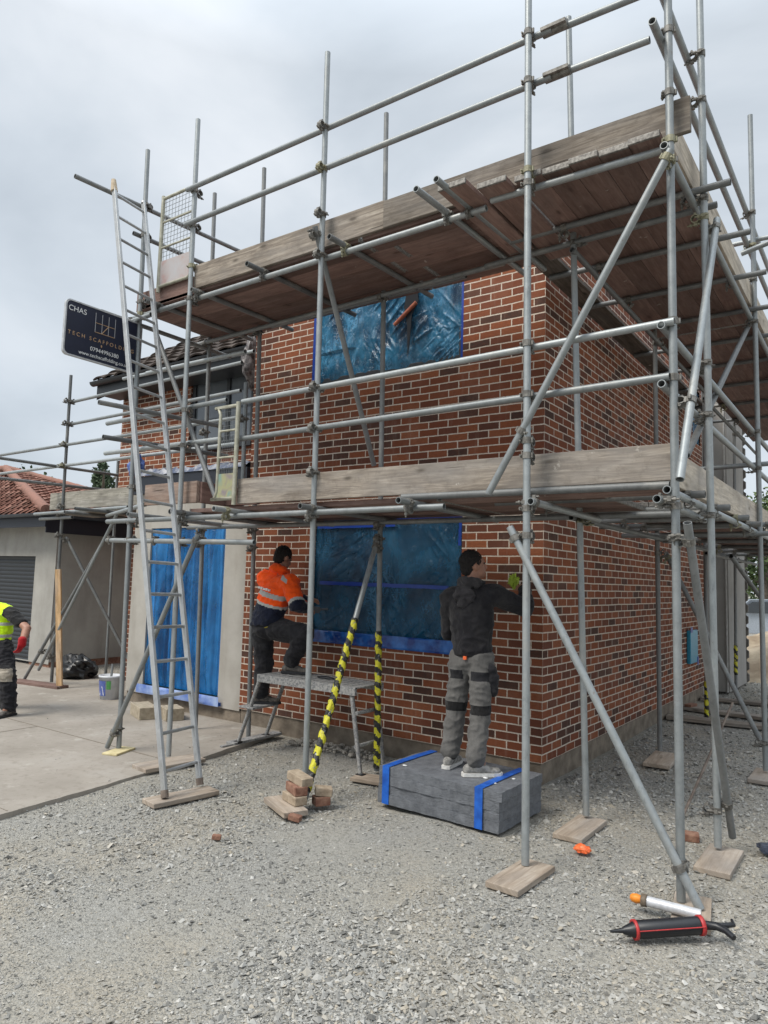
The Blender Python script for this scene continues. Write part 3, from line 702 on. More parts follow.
prof = [(.06*math.cos(math.pi*k/10), -.06*math.sin(math.pi*k/10)) for k in range(11)]
mb.rings([[(ex0, eyf-.045+a, ezg-.03+b) for a, b in prof], [(ex1+.06, eyf-.045+a, ezg-.03+b) for a, b in prof]], False, False)
mb.rings([[(ex1+.045-a, eyf-.1, ezg-.03+b) for a, b in prof], [(ex1+.045-a, eyb, ezg-.03+b) for a, b in prof]], False, False)
build('gutter', mb, plain('gutter_plastic', (.03, .037, .05), .35), gar)

# ------------------------------------------------------------------ scaffold
def coupler_mesh(mat):
    mb = MB()
    # clamp for a tube along local z with a second tube crossing on its local +x side
    def clamp(c, ax):
        c = Vector(c); r0, r1, h = .0246, .0305, .021
        n = 12; a = Vector((1, 0, 0)); b = Vector((0, 1, 0)); d = Vector((0, 0, 1))
        if ax == 'y': a, b, d = Vector((1, 0, 0)), Vector((0, 0, -1)), Vector((0, 1, 0))
        ring = lambda q, t: [c+(a*math.cos(2*math.pi*j/n)+b*math.sin(2*math.pi*j/n))*q+d*t for j in range(n)]
        mb.rings([ring(r0, -h), ring(r1, -h), ring(r1, h), ring(r0, h)], True, False, 0, False)
        p = c+b*.037; mb.box(p-Vector((.011, .011, .011)), p+Vector((.011, .011, .011)))
        mb.cyl(p-a*.03, p+a*.055, .0065, n=8); mb.cyl(p+a*.024, p+a*.038, .0125, n=6)
        mb.cyl(c-b*.036-d*.016, c-b*.036+d*.016, .009, n=8)
    clamp((0, 0, 0), 'z'); clamp((.0575, 0, 0), 'y')
    mb.box((.022, -.02, -.02), (.036, .02, .02))
    me = mb.mesh('coupler', [mat]); return me
CM = [coupler_mesh(coup_m), coupler_mesh(coup_y)]
cpl_n = [0]
def coupler(parent, pt, ax, side):
    """pt on the parent tube; ax = its direction; side = towards the crossing tube"""
    z = Vector(ax).normalized(); x = Vector(side); x = (x-z*x.dot(z)).normalized(); y = z.cross(x)
    cpl_n[0] += 1
    o = bpy.data.objects.new('coupler', CM[1] if cpl_n[0] % 9 == 4 else CM[0]); C.objects.link(o); o.parent = parent
    M3 = Matrix(((x.x, y.x, z.x), (x.y, y.y, z.y), (x.z, y.z, z.z)))
    o.matrix_local = Matrix.Translation(Vector(pt)-wpos(parent)) @ M3.to_4x4()
    return o
sc_main = empty('scaffold', (-1.2, -1.6, GZ), 'grey steel tube scaffold with two lifts wrapped around the brick house', 'scaffold')
sc_left = empty('scaffold', (-6.5, .1, GZ), 'low grey tube scaffold bay standing in front of the gap beside the garage', 'scaffold')
def T(kind, p0, p1, sc=None, mat=galv, cps=(), r=.0242, label=None):
    mb = MB(); mb.pipe(p0, p1, r, 14); o = build(kind, mb, [mat, dark_hole], sc or sc_main)
    p0, p1 = Vector(p0), Vector(p1); d = p1-p0
    for t, side in cps:
        if d.length > 0:
            coupler(o, p0+d*t if t <= 1 else p0+d.normalized()*t, d, side)
    if label: o['label'] = label
    return o
def cz(p0, p1, z): return (z-p0[2])/(p1[2]-p0[2])     # parameter at a height
def lerp(p0, p1, t): return tuple(a+(b-a)*t for a, b in zip(p0, p1))
ST = {}
def standard(k, p0, p1, zs=(), side=(0, 1, 0), sc=None, mat=galv, label=None):
    ST[k] = T('standard', p0, p1, sc, mat, [(cz(p0, p1, z), side) for z in zs], label=label); return ST[k]
g0 = GZ+.035
LZ, UZ = 2.055, 4.265          # ledger heights of the two lifts
RL = (2.79, 3.135); RU = (5.02, 5.385)
fz = [LZ, UZ, *RL, *RU]
S_ = (0, -1, 0); N_ = (0, 1, 0)
standard('p1', (-3.64, -1.675, GZ+.014), (-3.95, -1.56, 6.14), [1.88, LZ, 2.42, UZ, 4.4, 5.15, 5.5], N_)
standard('p2', (-3.0, -1.59, g0), (-3.08, -1.6, 6.15), [1.86, LZ, 2.79, 3.14, UZ, 4.6, *RU], N_)
standard('A', (-1.386, -1.51, GZ+.02), (-1.30, -1.68, 6.06), [LZ, 2.42, *RL, UZ, 4.62, *RU], S_)
standard('B', (.655, -1.80, GZ+.02), (.56, -1.69, 6.4), [1.86, LZ-.02, 2.38, 2.48, *RL, UZ, 4.36, *RU], N_)
standard('C', (1.535, -1.72, GZ+.02), (1.485, -1.64, 6.35), [.05, 1.84, LZ-.03, *RL, 4.16, 4.29, 4.6, *RU], (-.3, 1, 0))
standard('D', (1.54, -.735, g0), (1.54, -.97, 6.4), [.1, 2.05, 2.74, 3.1, UZ, 4.13, 4.98, 5.32], (-1, 0, 0))
standard('E', (1.5, 1.745, g0), (1.5, 1.61, 6.34), [.12, 2.1, 2.74, 3.1, 4.2, 4.63, 4.98, 5.32], (-1, 0, 0))
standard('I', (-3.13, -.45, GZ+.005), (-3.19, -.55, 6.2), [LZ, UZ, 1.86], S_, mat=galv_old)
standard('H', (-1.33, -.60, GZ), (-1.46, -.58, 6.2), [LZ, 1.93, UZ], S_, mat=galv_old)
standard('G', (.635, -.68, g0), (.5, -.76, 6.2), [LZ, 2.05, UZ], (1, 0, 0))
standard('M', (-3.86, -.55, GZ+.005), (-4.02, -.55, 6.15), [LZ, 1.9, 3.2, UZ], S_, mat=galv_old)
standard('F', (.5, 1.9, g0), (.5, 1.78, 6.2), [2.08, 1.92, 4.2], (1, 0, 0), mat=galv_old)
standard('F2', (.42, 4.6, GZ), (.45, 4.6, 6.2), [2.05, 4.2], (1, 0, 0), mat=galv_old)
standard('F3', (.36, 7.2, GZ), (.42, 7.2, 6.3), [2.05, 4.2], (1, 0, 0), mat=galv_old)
standard('E2', (1.5, 4.3, GZ), (1.48, 4.3, 6.3), [2.05, 4.2, 2.74, 3.1, 4.98, 5.32], (-1, 0, 0))
standard('E3', (1.5, 7.2, GZ), (1.48, 7.2, 6.3), [2.05, 4.2], (-1, 0, 0))
standard('J', (-3.32, -.52, 2.24), (-3.35, -.52, 3.72), [2.5, 3.3], S_, label='short standard beside the lower ladder gate')
# ledgers
T('ledger', (-4.12, -1.645, LZ+.015), (-.07, -1.63, LZ+.03)); T('ledger', (-.45, -1.61, 2.17), (1.46, -1.58, 2.165), mat=galv_old)
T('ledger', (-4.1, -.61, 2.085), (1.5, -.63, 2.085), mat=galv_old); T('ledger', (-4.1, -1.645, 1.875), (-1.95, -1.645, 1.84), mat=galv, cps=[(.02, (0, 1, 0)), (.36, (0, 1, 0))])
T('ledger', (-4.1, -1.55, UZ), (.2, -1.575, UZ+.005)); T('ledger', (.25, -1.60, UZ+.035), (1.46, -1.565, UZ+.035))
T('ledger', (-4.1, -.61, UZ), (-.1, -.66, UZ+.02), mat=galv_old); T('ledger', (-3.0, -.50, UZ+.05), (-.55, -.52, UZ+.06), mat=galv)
T('ledger', (-.25, -.72, UZ), (1.6, -.76, UZ), mat=galv_old)
for z, zz in ((2.085, LZ), (4.2, UZ)):
    T('ledger', (1.478, -1.72, z+.035), (1.455, 3.6, z+.03)); T('ledger', (1.46, 3.3, z), (1.46, 9.2, z), mat=galv_old)
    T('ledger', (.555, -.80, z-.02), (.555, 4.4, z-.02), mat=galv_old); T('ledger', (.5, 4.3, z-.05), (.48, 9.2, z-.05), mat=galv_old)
# transoms
TR = [-3.55, -2.85, -2.2, -1.3, -.32]
for i, x in enumerate(TR): T('transom', (x, -1.80-.05*(i % 3), LZ+.062), (x+.01, -.30, LZ+.05), mat=galv_old if i % 2 else galv, cps=[(.09, (0, 0, -1))])
T('transom', (.665, -1.80, 2.075), (.70, -.60, 2.06), cps=[(.05, (-1, 0, 0))]); T('transom', (1.45, -1.83, 2.055), (1.43, -.45, 2.05), cps=[(.06, (1, 0, 0))])
for y in (-1.2, -.35, .5, 1.15, 2.6, 3.6, 4.9, 6.1, 7.4): T('transom', (.12, y, 2.15), (1.58, y+.02, 2.15), mat=galv_old, cps=[(.93, (0, 0, -1)), (.30, (0, 0, -1))])
T('transom', (.15, 1.83, 2.17), (2.7, 1.80, 2.22), cps=[(.55, (0, 0, -1))]); T('transom', (.2, 1.62, 2.09), (2.7, 1.6, 2.10)); T('transom', (.9, 1.83, 2.79), (2.6, 1.8, 2.81))
for i, x in enumerate((-3.6, -2.96, -2.07, -1.12, -.14, .045)):
    y0 = (-1.72, -1.66, -1.78, -1.78, -2.0, -2.03)[i]
    T('transom', (x, y0, UZ+.052), (x+.06, -.28, UZ+.06), mat=galv_old if i < 4 else galv, cps=[((-1.575-y0)/(-.28-y0), (0, 0, -1))])
for i, y in enumerate((-.92, -.1, .75, 1.62, 2.5, 3.4, 4.4, 5.5, 6.6)): T('transom', (.08, y, UZ+.052), (1.72 if i != 3 else 2.5, y-.02, UZ+.045), mat=galv_old, cps=[(.83, (0, 0, -1)), (.28, (0, 0, -1))])
T('transom', (1.15, 1.72, 5.07), (2.6, 1.7, 5.05)); T('transom', (1.48, 1.05, 4.66), (2.0, 1.0, 4.75))
T('transom', (-4.0, -1.95, UZ-.06), (-3.99, -.2, UZ-.06), mat=galv_old); T('transom', (-4.5, -1.64, UZ-.10), (-3.6, -1.64, UZ-.07), cps=[(.62, (0, 1, 0))])
# guard rails
T('guard_rail', (-2.27, -1.56, 3.135), (1.53, -1.72, 3.12), cps=[(.24, (0, 1, 0))]); T('guard_rail', (-2.27, -1.56, 2.79), (1.50, -1.72, 2.79), cps=[(.24, (0, 1, 0))])
T('guard_rail', (-3.12, -1.655, 5.02), (.72, -1.64, 5.04)); T('guard_rail', (.70, -1.61, 5.06), (1.37, -1.61, 5.045))
T('guard_rail', (-3.12, -1.655, 5.385), (.72, -1.64, 5.39)); T('guard_rail', (.68, -1.61, 5.40), (1.60, -1.61, 5.37))
for x, z in ((.76, 5.05), (.74, 5.395)):
    mb = MB(); mb.cyl((x-.09, -1.625, z), (x+.09, -1.625, z), .033, n=10); mb.box((x-.09, -1.68, z-.012), (x+.09, -1.655, z+.012)); build('sleeve', mb, coup_m, sc_main)
T('guard_rail', (1.45, -1.86, 4.965), (1.45, 3.9, 5.0)); T('guard_rail', (1.45, -1.75, 5.31), (1.45, 3.9, 5.34))
T('guard_rail', (1.44, 3.7, 5.03), (1.44, 9, 5.03)); T('guard_rail', (1.44, 3.7, 5.37), (1.44, 9, 5.37))
T('guard_rail', (1.46, -1.75, 3.10), (1.46, 3.9, 3.10), cps=[(.18, (1, 0, 0))]); T('guard_rail', (1.46, -1.75, 2.745), (1.46, 3.9, 2.745), cps=[(.18, (1, 0, 0))])
T('guard_rail', (1.44, 3.7, 3.14), (1.44, 9, 3.14)); T('guard_rail', (1.44, 3.7, 2.78), (1.44, 9, 2.78))
T('guard_rail', (-4.03, -2.32, 5.49), (-3.76, .7, 5.49), mat=galv_old, cps=[(.26, (1, 0, 0))]); T('guard_rail', (-3.97, -1.66, 5.16), (-3.80, .4, 5.14), mat=galv_old)
T('guard_rail', (-3.62, -2.15, 3.165), (-3.44, -.75, 3.18), mat=galv_old); T('guard_rail', (-3.62, -2.08, 2.84), (-3.42, -.68, 2.86), mat=galv_old)
T('guard_rail', (-4.43, -1.52, 3.165), (-2.55, -1.50, 3.20)); T('guard_rail', (-4.43, -1.52, 2.835), (-2.6, -1.50, 2.83))
T('guard_rail', (-5.07, -.6, 4.06), (-3.3, -.6, 4.05))
# braces
T('brace', (1.53, -1.77, 4.16), (.35, -1.77, 2.14), cps=[(.02, (0, 1, 0)), (.80, (0, 1, 0))], label='long diagonal brace across the corner bay above the lower lift')
T('brace', (.515, -1.78, 1.915), (1.64, -1.76, -.15), cps=[(.035, (0, 1, 0)), (.91, (0, 1, 0))], label='long diagonal brace from the second upright to the corner foot')
T('brace', (1.60, -.77, 4.15), (1.605, -1.96, 2.14), cps=[(.04, (-1, 0, 0)), (.75, (-1, 0, 0))]); T('brace', (1.60, -1.77, 1.92), (1.60, -.57, -.10), cps=[(.05, (-1, 0, 0)), (.88, (-1, 0, 0))], mat=galv_old)
T('brace', (1.43, 1.82, 4.25), (1.43, -1.0, 2.44), mat=galv_old); T('brace', (-1.35, -1.70, 4.50), (-1.42, -.66, 2.62), mat=galv_old, cps=[(.03, (0, -1, 0))])
T('brace', (.55, 2.0, 1.93), (1.45, 1.82, .12), mat=galv_old, cps=[(.03, (-1, 0, 0))])
hb = T('brace', (-1.36, -.66, 1.90), (-1.19, -1.74, GZ+.02), cps=[(.02, (0, 1, 0))], label='diagonal brace wrapped in yellow and black tape')
T('brace', (-2.655, -1.67, 1.92), (-3.72, -1.75, -.14), cps=[(.03, (0, 1, 0)), (.93, (0, 1, 0))]); T('brace', (-3.73, -1.5, 4.12), (-2.63, -1.5, 2.26), mat=galv_old)
T('brace', (1.2, 1.94, 1.894), (1.2, 3.9, 1.46), mat=galv_old)
def sleeve(p0, p1, a, b, parent):
    p0, p1 = Vector(p0), Vector(p1); q0, q1 = p0.lerp(p1, a), p0.lerp(p1, b); mb = MB(); d = (q1-q0); L = d.length; d.normalize()
    e = d.orthogonal().normalized(); f = d.cross(e); rs = []; us = []; K = int(L/.02)
    for i in range(K+1):
        c = q0+d*L*i/K; rs.append([c+(e*math.cos(2*math.pi*j/16)+f*math.sin(2*math.pi*j/16))*(.030+.013*noise.noise((i*.55+q0.x*9, math.cos(2*math.pi*j/16)*1.2, math.sin(2*math.pi*j/16)*1.2))) for j in range(16)]); us.append(i*L/K)
    mb.rings(rs, True, True, 0, True, us); return build('hazard_tape', mb, hazard, parent)
sleeve((-1.36, -.66, 1.90), (-1.19, -1.74, GZ+.02), .34, .97, hb)
sleeve((-1.33, -.60, GZ), (-1.46, -.58, 6.2), .004, .196, ST['H'])
sleeve((.42, 4.6, GZ), (.45, 4.6, 6.2), .0, .075, ST['F2']); sleeve((.36, 7.2, GZ), (.42, 7.2, 6.3), .05, .125, ST['F3'])
ST['H']['label'] = 'inner standard with yellow and black tape round its foot'
# toe boards
def board(name, lo, hi, axis, mat=wood_toe, parent=None, bands=False, rot=None):
    mb = MB(); mb.box(lo, hi, 0, rot, axis=axis)
    if bands:
        for e in (0, 1):
            l, h = list(lo), list(hi); p = 1.5e-3
            for i in range(3):
                if i != axis: l[i] -= p; h[i] += p
            if e == 0: h[axis] = lo[axis]+.016; l[axis] = lo[axis]-p
            else: l[axis] = hi[axis]-.016; h[axis] = hi[axis]+p
            mb.box(l, h, 1, rot, ((Vector(lo)+Vector(hi))/2), axis=axis)
    return build(name, mb, [mat, band], parent, .004)
tb = board('toe_board', (-2.27, -1.575, 2.195), (1.49, -1.537, 2.42), 0, parent=sc_main); tb['label'] = 'long toe board along the lower front lift'
tb = board('toe_board', (-3.68, -1.53, 2.235), (-2.88, -1.492, 2.445), 0, M_wood('pinkish_board', (.27, .19, .15), (.35, .255, .205), (.42, .32, .265)), sc_main); tb['label'] = 'pinkish short toe board behind the ladder'
board('toe_board', (-2.89, -1.49, 2.235), (-2.852, -.95, 2.44), 1, wood_deck, sc_main); board('toe_board', (-2.84, -1.2, 2.235), (-2.4, -1.16, 2.33), 0, wood_deck, sc_main)
board('toe_board', (-3.05, -1.565, 4.375), (-.735, -1.527, 4.615), 0, parent=sc_main); board('toe_board', (-.73, -1.578, 4.37), (1.60, -1.54, 4.60), 0, parent=sc_main)
board('toe_board', (-.75, -1.525, 4.40), (.15, -1.487, 4.635), 0, parent=sc_main)
board('toe_board', (-4.02, -1.53, 4.34), (-3.12, -1.492, 4.54), 0, wood_deck, sc_main)
board('toe_board', (1.432, -1.535, 4.365), (1.47, 3.2, 4.60), 1, M_wood('pale_toe_board', (.36, .31, .25), (.47, .41, .33), (.54, .48, .40)), sc_main); board('toe_board', (1.432, 3.2, 4.365), (1.47, 8.6, 4.60), 1, parent=sc_main)
tb = board('toe_board', (1.432, -1.53, 2.175), (1.47, 2.9, 2.395), 1, bpy.data.materials['pale_toe_board'], sc_main); tb['label'] = 'pale toe board along the lower side lift'
board('toe_board', (1.432, 2.9, 2.175), (1.47, 8.6, 2.395), 1, parent=sc_main)
# left scaffold
S2 = sc_left
standard('q1', (-7.94, .106, GZ+.03), (-8.01, .106, 4.64), [.25, 2.1, 2.42, 2.55, 3.19, 3.53, 3.86, 4.22], S_, S2, galv_old)
standard('q2', (-8.2, 1.2, GZ+.01), (-8.24, 1.2, 3.45), [2.4], S_, S2, galv); standard('q3', (-6.95, 1.0, GZ), (-6.97, 1.0, 2.6), [.2, 2.4], S_, S2, galv_old)
for z, x0 in ((4.22, -7.97), (3.86, -7.96), (3.52, -13.5), (3.19, -13.5)): T('guard_rail', (x0, .16, z), (-4.05, .05, z-.005), S2, cps=[((8.0+x0+.0)/(x0+4.05)*-1 if False else ((-7.98-x0)/(-4.05-x0)), (0, -1, 0))])
T('guard_rail', (-6.6, .1, 4.38), (-3.9, .1, 4.35), S2)
T('guard_rail', (-8.25, -.8, 3.19), (-8.15, 1.3, 3.19), S2, galv_old); T('guard_rail', (-8.25, -.78, 2.89), (-8.16, 1.0, 2.91), S2, galv_old)
T('ledger', (-8.7, .06, 2.44), (-5.98, -.12, 2.44), S2); T('ledger', (-8.6, .10, 2.36), (-7.6, .05, 2.36), S2, galv_old)
T('ledger', (-6.6, -.02, 2.35), (-3.7, -1.5, 2.25), S2); T('transom', (-6.55, -.55, 2.40), (-6.45, 1.0, 2.40), S2, galv_old); T('transom', (-7.4, -.2, 2.41), (-7.4, 1.1, 2.41), S2, galv_old)
T('brace', (-6.55, .02, 2.17), (-8.45, -.05, -.15), S2, galv_old, cps=[(.80, (0, 1, 0))]); T('brace', (-6.33, -.05, 2.35), (-8.05, -.05, .045), S2)
T('brace', (-7.93, .17, 2.07), (-6.90, .95, GZ+.02), S2, galv_old, cps=[(.02, (0, -1, 0))])
tb = board('toe_board', (-8.38, .12, 2.505), (-6.02, .158, 2.77), 0, M_wood('grey_lichen_board', (.24, .225, .19), (.33, .31, .265), (.42, .40, .35)), S2); tb['label'] = 'grey lichen stained toe board with chalky marks'

# decking boards, resting on the transoms
def deck(lo, hi, axis, label, group, mat=wood_deck, rot=None):
    o = board('scaffold_board', lo, hi, axis, mat, None, True, rot); return tag(o, label, 'board', group)
LU = 'reddish scaffold board lying in the upper front deck, seen from below'; LS = 'reddish scaffold board lying in the upper side deck, seen from below'
for k in range(5):
    y = -1.53+.232*k
    deck((-4.0, y, UZ+.080), (-1.0+.2*(k % 2), y+.229, UZ+.118), 0, LU, 'boards of the upper front deck')
    deck((-.98+.2*(k % 2), y, UZ+.081), (.44, y+.229, UZ+.119), 0, LU, 'boards of the upper front deck')
    x = .46+.196*k
    for a, b in ((-1.66+.02*(k % 2), 2.1), (2.12, 5.6), (5.62, 8.8)): deck((x, a, UZ+.082), (x+.193, b, UZ+.12), 1, LS, 'boards of the upper side deck')
deck((-.02, -1.90, UZ+.042), (.20, -.72, UZ+.079), 1, 'short board poking out under the upper toe board, left one of two', None)
deck((.23, -1.78, UZ+.042), (.45, -.45, UZ+.079), 1, 'short board poking out under the upper toe board, right one of two', None)
deck((.04, -1.4, UZ+.08), (.26, 6.0, UZ+.118), 1, 'long inside board against the side brick wall, under the upper lift', None, M_wood('dark_inside_board', (.10, .085, .07), (.17, .14, .115), (.24, .20, .17)))
for k in range(5):
    y = -1.50+.232*k
    deck((-3.0, y, LZ+.087), (-.2, y+.225, LZ+.125), 0, 'scaffold board in the lower front deck', 'boards of the lower front deck')
    deck((-.18, y, LZ+.088), (.98 if k else 1.42, y+.225, LZ+.126), 0, 'scaffold board in the lower front deck', 'boards of the lower front deck')
for k in range(4):
    x = .58+.212*k
    for a, b in ((-.33, 3.0), (3.02, 6.2), (6.22, 8.8)): deck((x, a, 2.178), (x+.205, b, 2.212), 1, 'scaffold board in the lower side deck', 'boards of the lower side deck')
for k in range(3): deck((-8.3, .17+.232*k, 2.44), (-6.0, .395+.232*k, 2.478), 0, 'scaffold board in the low deck by the garage', 'boards of the low left deck', wood_toe)

# sole boards
def sole(c, sx, sy, ang, label, h=.024, mat=wood_sole, z=GZ-.020, group=None):
    mb = MB(); mb.box((c[0]-sx/2, c[1]-sy/2, z), (c[0]+sx/2, c[1]+sy/2, z+h+.012), 0, rz(R(ang)), axis=0 if sx > sy else 1)
    return tag(build('sole_board', mb, mat, None, .005), label, 'sole board', group)
sole((.685, -1.925), .21, .48, -3, 'pale square sole board under the second front upright')
sole((1.575, -.88), .21, .50, 0, 'broad sole board under the side upright with two tubes')
sole((.665, -.88), .21, .52, 0, 'flat sole board under the inner upright near the brick corner')
sole((.58, 1.67), .25, .62, 4, 'sole board under the inner upright halfway along the side wall')
sole((1.50, 1.66), .21, .52, 0, 'sole board under the far side upright at the frame edge')
sole((1.60, -1.77), .19, .40, 10, 'small sole board under the corner upright behind the sealant guns')
sole((-2.03, -2.22), .19, .56, -10, 'mortar stained sole board under the ladder feet')
sole((-2.84, -1.70), .24, .60, -8, 'brown plank under the upright behind the ladder', .024, wood_sole, GZ)
sole((-3.57, -1.72), .16, .30, 20, 'pale yellow foam pad under the left front upright', .008, mottled('yellow_foam', (.5, .42, .22), (.62, .54, .32), 20, .9), GZ+.004)
sole((-1.2, -.84), .34, .20, 10, 'thin timber offcut by the foot of the taped upright', .02)
sole((-7.95, -.10), 1.1, .2, 8, 'dark plank under the braces of the low left scaffold', .03, wood_deck, GZ+.002)
sole((-3.16, -.70), .9, .22, 60, 'yellowish offcut on the slab by the inner upright', .01, M_wood('pale_offcut', (.48, .40, .2), (.56, .47, .26), (.6, .52, .3)), GZ+.004) if False else None

# ------------------------------------------------------------------ ladder
lad = empty('ladder', (-2.14, -2.1, GZ+.03), 'long aluminium ladder leaning up to the upper lift beside the navy sign', 'ladder')
a0, a1 = Vector((-2.03, -2.38, GZ+.03)), Vector((-3.90, -1.97, 5.53)); b0, b1 = Vector((-2.09, -1.99, GZ+.03)), Vector((-3.91, -1.60, 5.50))
def stile(p0, p1, parent, w=.024, d=.026):
    mb = MB(); q0, q1 = Vector(p0), Vector(p1); t = (q1-q0).normalized(); e = Vector((0, 1, 0)); e = (e-t*e.dot(t)).normalized(); f = t.cross(e)
    prof = [(-w, -d), (w, -d), (w, d), (-w, d)]
    mb.rings([[q0+e*a*.6+f*b for a, b in prof], [q1+e*a*.6+f*b for a, b in prof]], True, True, 0, False)
    mb.cyl(q0-t*.004, q0+t*.05, .030, n=10, mi=1); mb.cyl(q1, q1+t*.03, .026, .022, n=10, mi=0)
    return build('stile', mb, [alu, rusty], parent, .004)
stile(a0, a1, lad); stile(b0, b1, lad)
nr = 21
for i in range(nr):
    t = .03+.95*i/(nr-1); mb = MB(); mb.cyl(a0.lerp(a1, t), b0.lerp(b1, t), .0145, n=8); build('rung', mb, alu, lad)
mb = MB(); q = a0.lerp(a1, .995); mb.cyl(q-Vector((-.01, 0, .05)), q+Vector((-.015, 0, .08)), .036, .024, n=8); build('rope_lashing', mb, mottled('hemp_rope', (.42, .33, .22), (.58, .48, .36), 40, .9), lad)

# ladder safety gates
def gate(x0, x1, y, z0, z1, mesh_from, pmat, label, par):
    g = bpy.data.objects.new('ladder_gate', None)
    mb = MB(); r = .02; c = .07
    mb.tubepath([(x0, y, z0), (x1-c, y, z0), (x1-.02, y, z0+.02), (x1, y, z0+c), (x1, y, z1-c), (x1-.02, y, z1-.02), (x1-c, y, z1), (x0, y, z1)], .0165, 8)
    mb.cyl((x0, y, z0-.06), (x0, y, z1+.03), .021, n=8)
    for q in (.33, .62): mb.cyl((x0, y, z0+(z1-z0)*q+.1), (x1, y, z0+(z1-z0)*q+.1), .011, n=8)
    o = build('ladder_gate', mb, gate_m, par); o['label'] = label
    mb = MB(); zb = z0+(z1-z0)*mesh_from; wr = .0026 if x1 > x0 else .0012
    for i in range(1, 10): xx = x0+(x1-x0)*i/10; mb.cyl((xx, y, zb), (xx, y, z1), wr, n=5)
    for i in range(1, 14):
        zz = zb+(z1-zb)*i/14; mb.cyl((x0, y+.004, zz), (x1, y+.004, zz), wr, n=5)
    build('wire_mesh', mb, galv, o)
    mb = MB(); mb.box((x0+.02, y-.004, z0+.015), (x1-.01, y+.004, zb)); build('panel', mb, pmat, o); return o
gate(-3.62, -3.10, -1.56, 4.52, 5.48, .28, panel2_m, 'wire mesh ladder gate at the top of the ladder', sc_main)
gate(-2.26, -2.49, -1.62, 2.24, 3.09, .27, panel_m, 'yellowed ladder gate with a shiny panel on the lower lift', sc_main)

# ------------------------------------------------------------------ sign
sx, sy0, sy1, sz0, sz1 = -3.86, -2.42, -1.56, 3.61, 4.16
sg = empty('sign', (sx, (sy0+sy1)/2, sz0), 'navy scaffolding company sign with a frame logo, tied beside the ladder', 'sign')
def rrect(y0, y1, z0, z1, r, n=6):
    P = []
    for cy, cz_, a0 in ((y1-r, z1-r, 0), (y0+r, z1-r, 90), (y0+r, z0+r, 180), (y1-r, z0+r, 270)):
        for k in range(n+1): a = R(a0+90*k/n); P.append((cy+r*math.cos(a), cz_+r*math.sin(a)))
    return P
P = rrect(sy0, sy1, sz0, sz1, .05); n = len(P); mb = MB()
mb.add([(sx+.012, y, z) for y, z in P], [tuple(range(n))]); mb.add([(sx-.012, y, z) for y, z in P], [tuple(range(n-1, -1, -1))])
build('sign_board', mb, sign_navy, sg)
Pi = rrect(sy0+.014, sy1-.014, sz0+.014, sz1-.014, .045); mb = MB()
ring = lambda Q, x: [(x, y, z) for y, z in Q]
mb.rings([ring(P, sx-.014), ring(P, sx+.017), ring(Pi, sx+.017), ring(Pi, sx+.0125)], True, False, 0, False); build('sign_frame', mb, mottled('pale_frame', (.42, .43, .44), (.55, .56, .57), 20, .4, .3), sg)
def text(s, yc, zc, size, mat, name='lettering', align='CENTER'):
    cu = bpy.data.curves.new('t', 'FONT'); cu.body = s; cu.size = size; cu.align_x = align; cu.align_y = 'CENTER'; cu.extrude = .0008
    tmp = bpy.data.objects.new('t', cu); C.objects.link(tmp); bpy.context.view_layer.update()
    dg = bpy.context.evaluated_depsgraph_get(); me = bpy.data.meshes.new_from_object(tmp.evaluated_get(dg)); bpy.data.objects.remove(tmp)
    me.transform(Matrix(((0, 0, 1, 0), (1, 0, 0, 0), (0, 1, 0, 0), (0, 0, 0, 1)))); me.materials.clear(); me.materials.append(mat)
    return link_mesh(name, me, (sx+.014, yc, zc), sg)
yc = (sy0+sy1)/2
text('T E C H   S C A F F O L D I N G', yc-.025, sz0+.225, .054, gold_m); text('07944996380', yc+.01, sz0+.125, .058, white_m)
text('www.techscaffolding.co.uk', yc+.01, sz0+.06, .052, white_m); text('CHAS', sy0+.125, sz1-.085, .075, white_m)
text('ACCREDITED', sy0+.125, sz1-.135, .02, white_m) if False else None
mb = MB(); t_ = .0055; w_ = .22; y0 = yc-w_/2; zb, zm, ztp = sz1-.245, sz1-.15, sz1-.05
for k in range(4): mb.box((sx+.0135, y0+k*w_/3-t_/2, zb), (sx+.0150, y0+k*w_/3+t_/2, ztp))
build('logo', mb, silver_m, sg)
mb = MB(); mb.box((sx+.0155, y0, zb-t_/2), (sx+.0165, y0+w_, zb+t_/2)); mb.box((sx+.0155, y0, zm-t_/2), (sx+.0165, y0+w_, zm+t_/2))
mb.cyl((sx+.017, y0+w_/3, zb), (sx+.017, y0+2*w_/3, zm+.0), .004, n=6); mb.ell((sx+.0165, yc-.03, sz0+.178), (.002, .008, .014), 8, 6); build('logo', mb, gold_m, sg)

# ------------------------------------------------------------------ hop-up work platform
hop = empty('work_platform', (-1.95, -.62, GZ), 'cement spattered aluminium hop-up platform below the window', 'work platform')
hx0, hx1, hy0, hy1, hz = -2.62, -1.40, -.86, -.44, .585
mb = MB(); mb.box((hx0, hy0, hz-.012), (hx1, hy1, hz)); mb.box((hx0, hy0-.012, hz-.07), (hx1, hy0+.018, hz+.003)); mb.box((hx0, hy1-.018, hz-.07), (hx1, hy1+.012, hz+.003))
for k in range(13): mb.box((hx0+.03+k*.09, hy0+.03, hz+.0005), (hx0+.07+k*.088, hy1-.03, hz+.004))
build('deck', mb, alu_dirty, hop, .004)
def leg(p0, p1, w=.017):
    mb = MB(); q0, q1 = Vector(p0), Vector(p1); mb.cyl(q0, q1, w*1.25, w*1.15, n=4); mb.cyl(q0.lerp(q1, .45), q1, w*1.0, n=4); mb.box(q1-Vector((.035, .03, .0)), q1+Vector((.035, .03, .02)), 1)
    build('leg', mb, [alu_dirty, black_pl], hop)
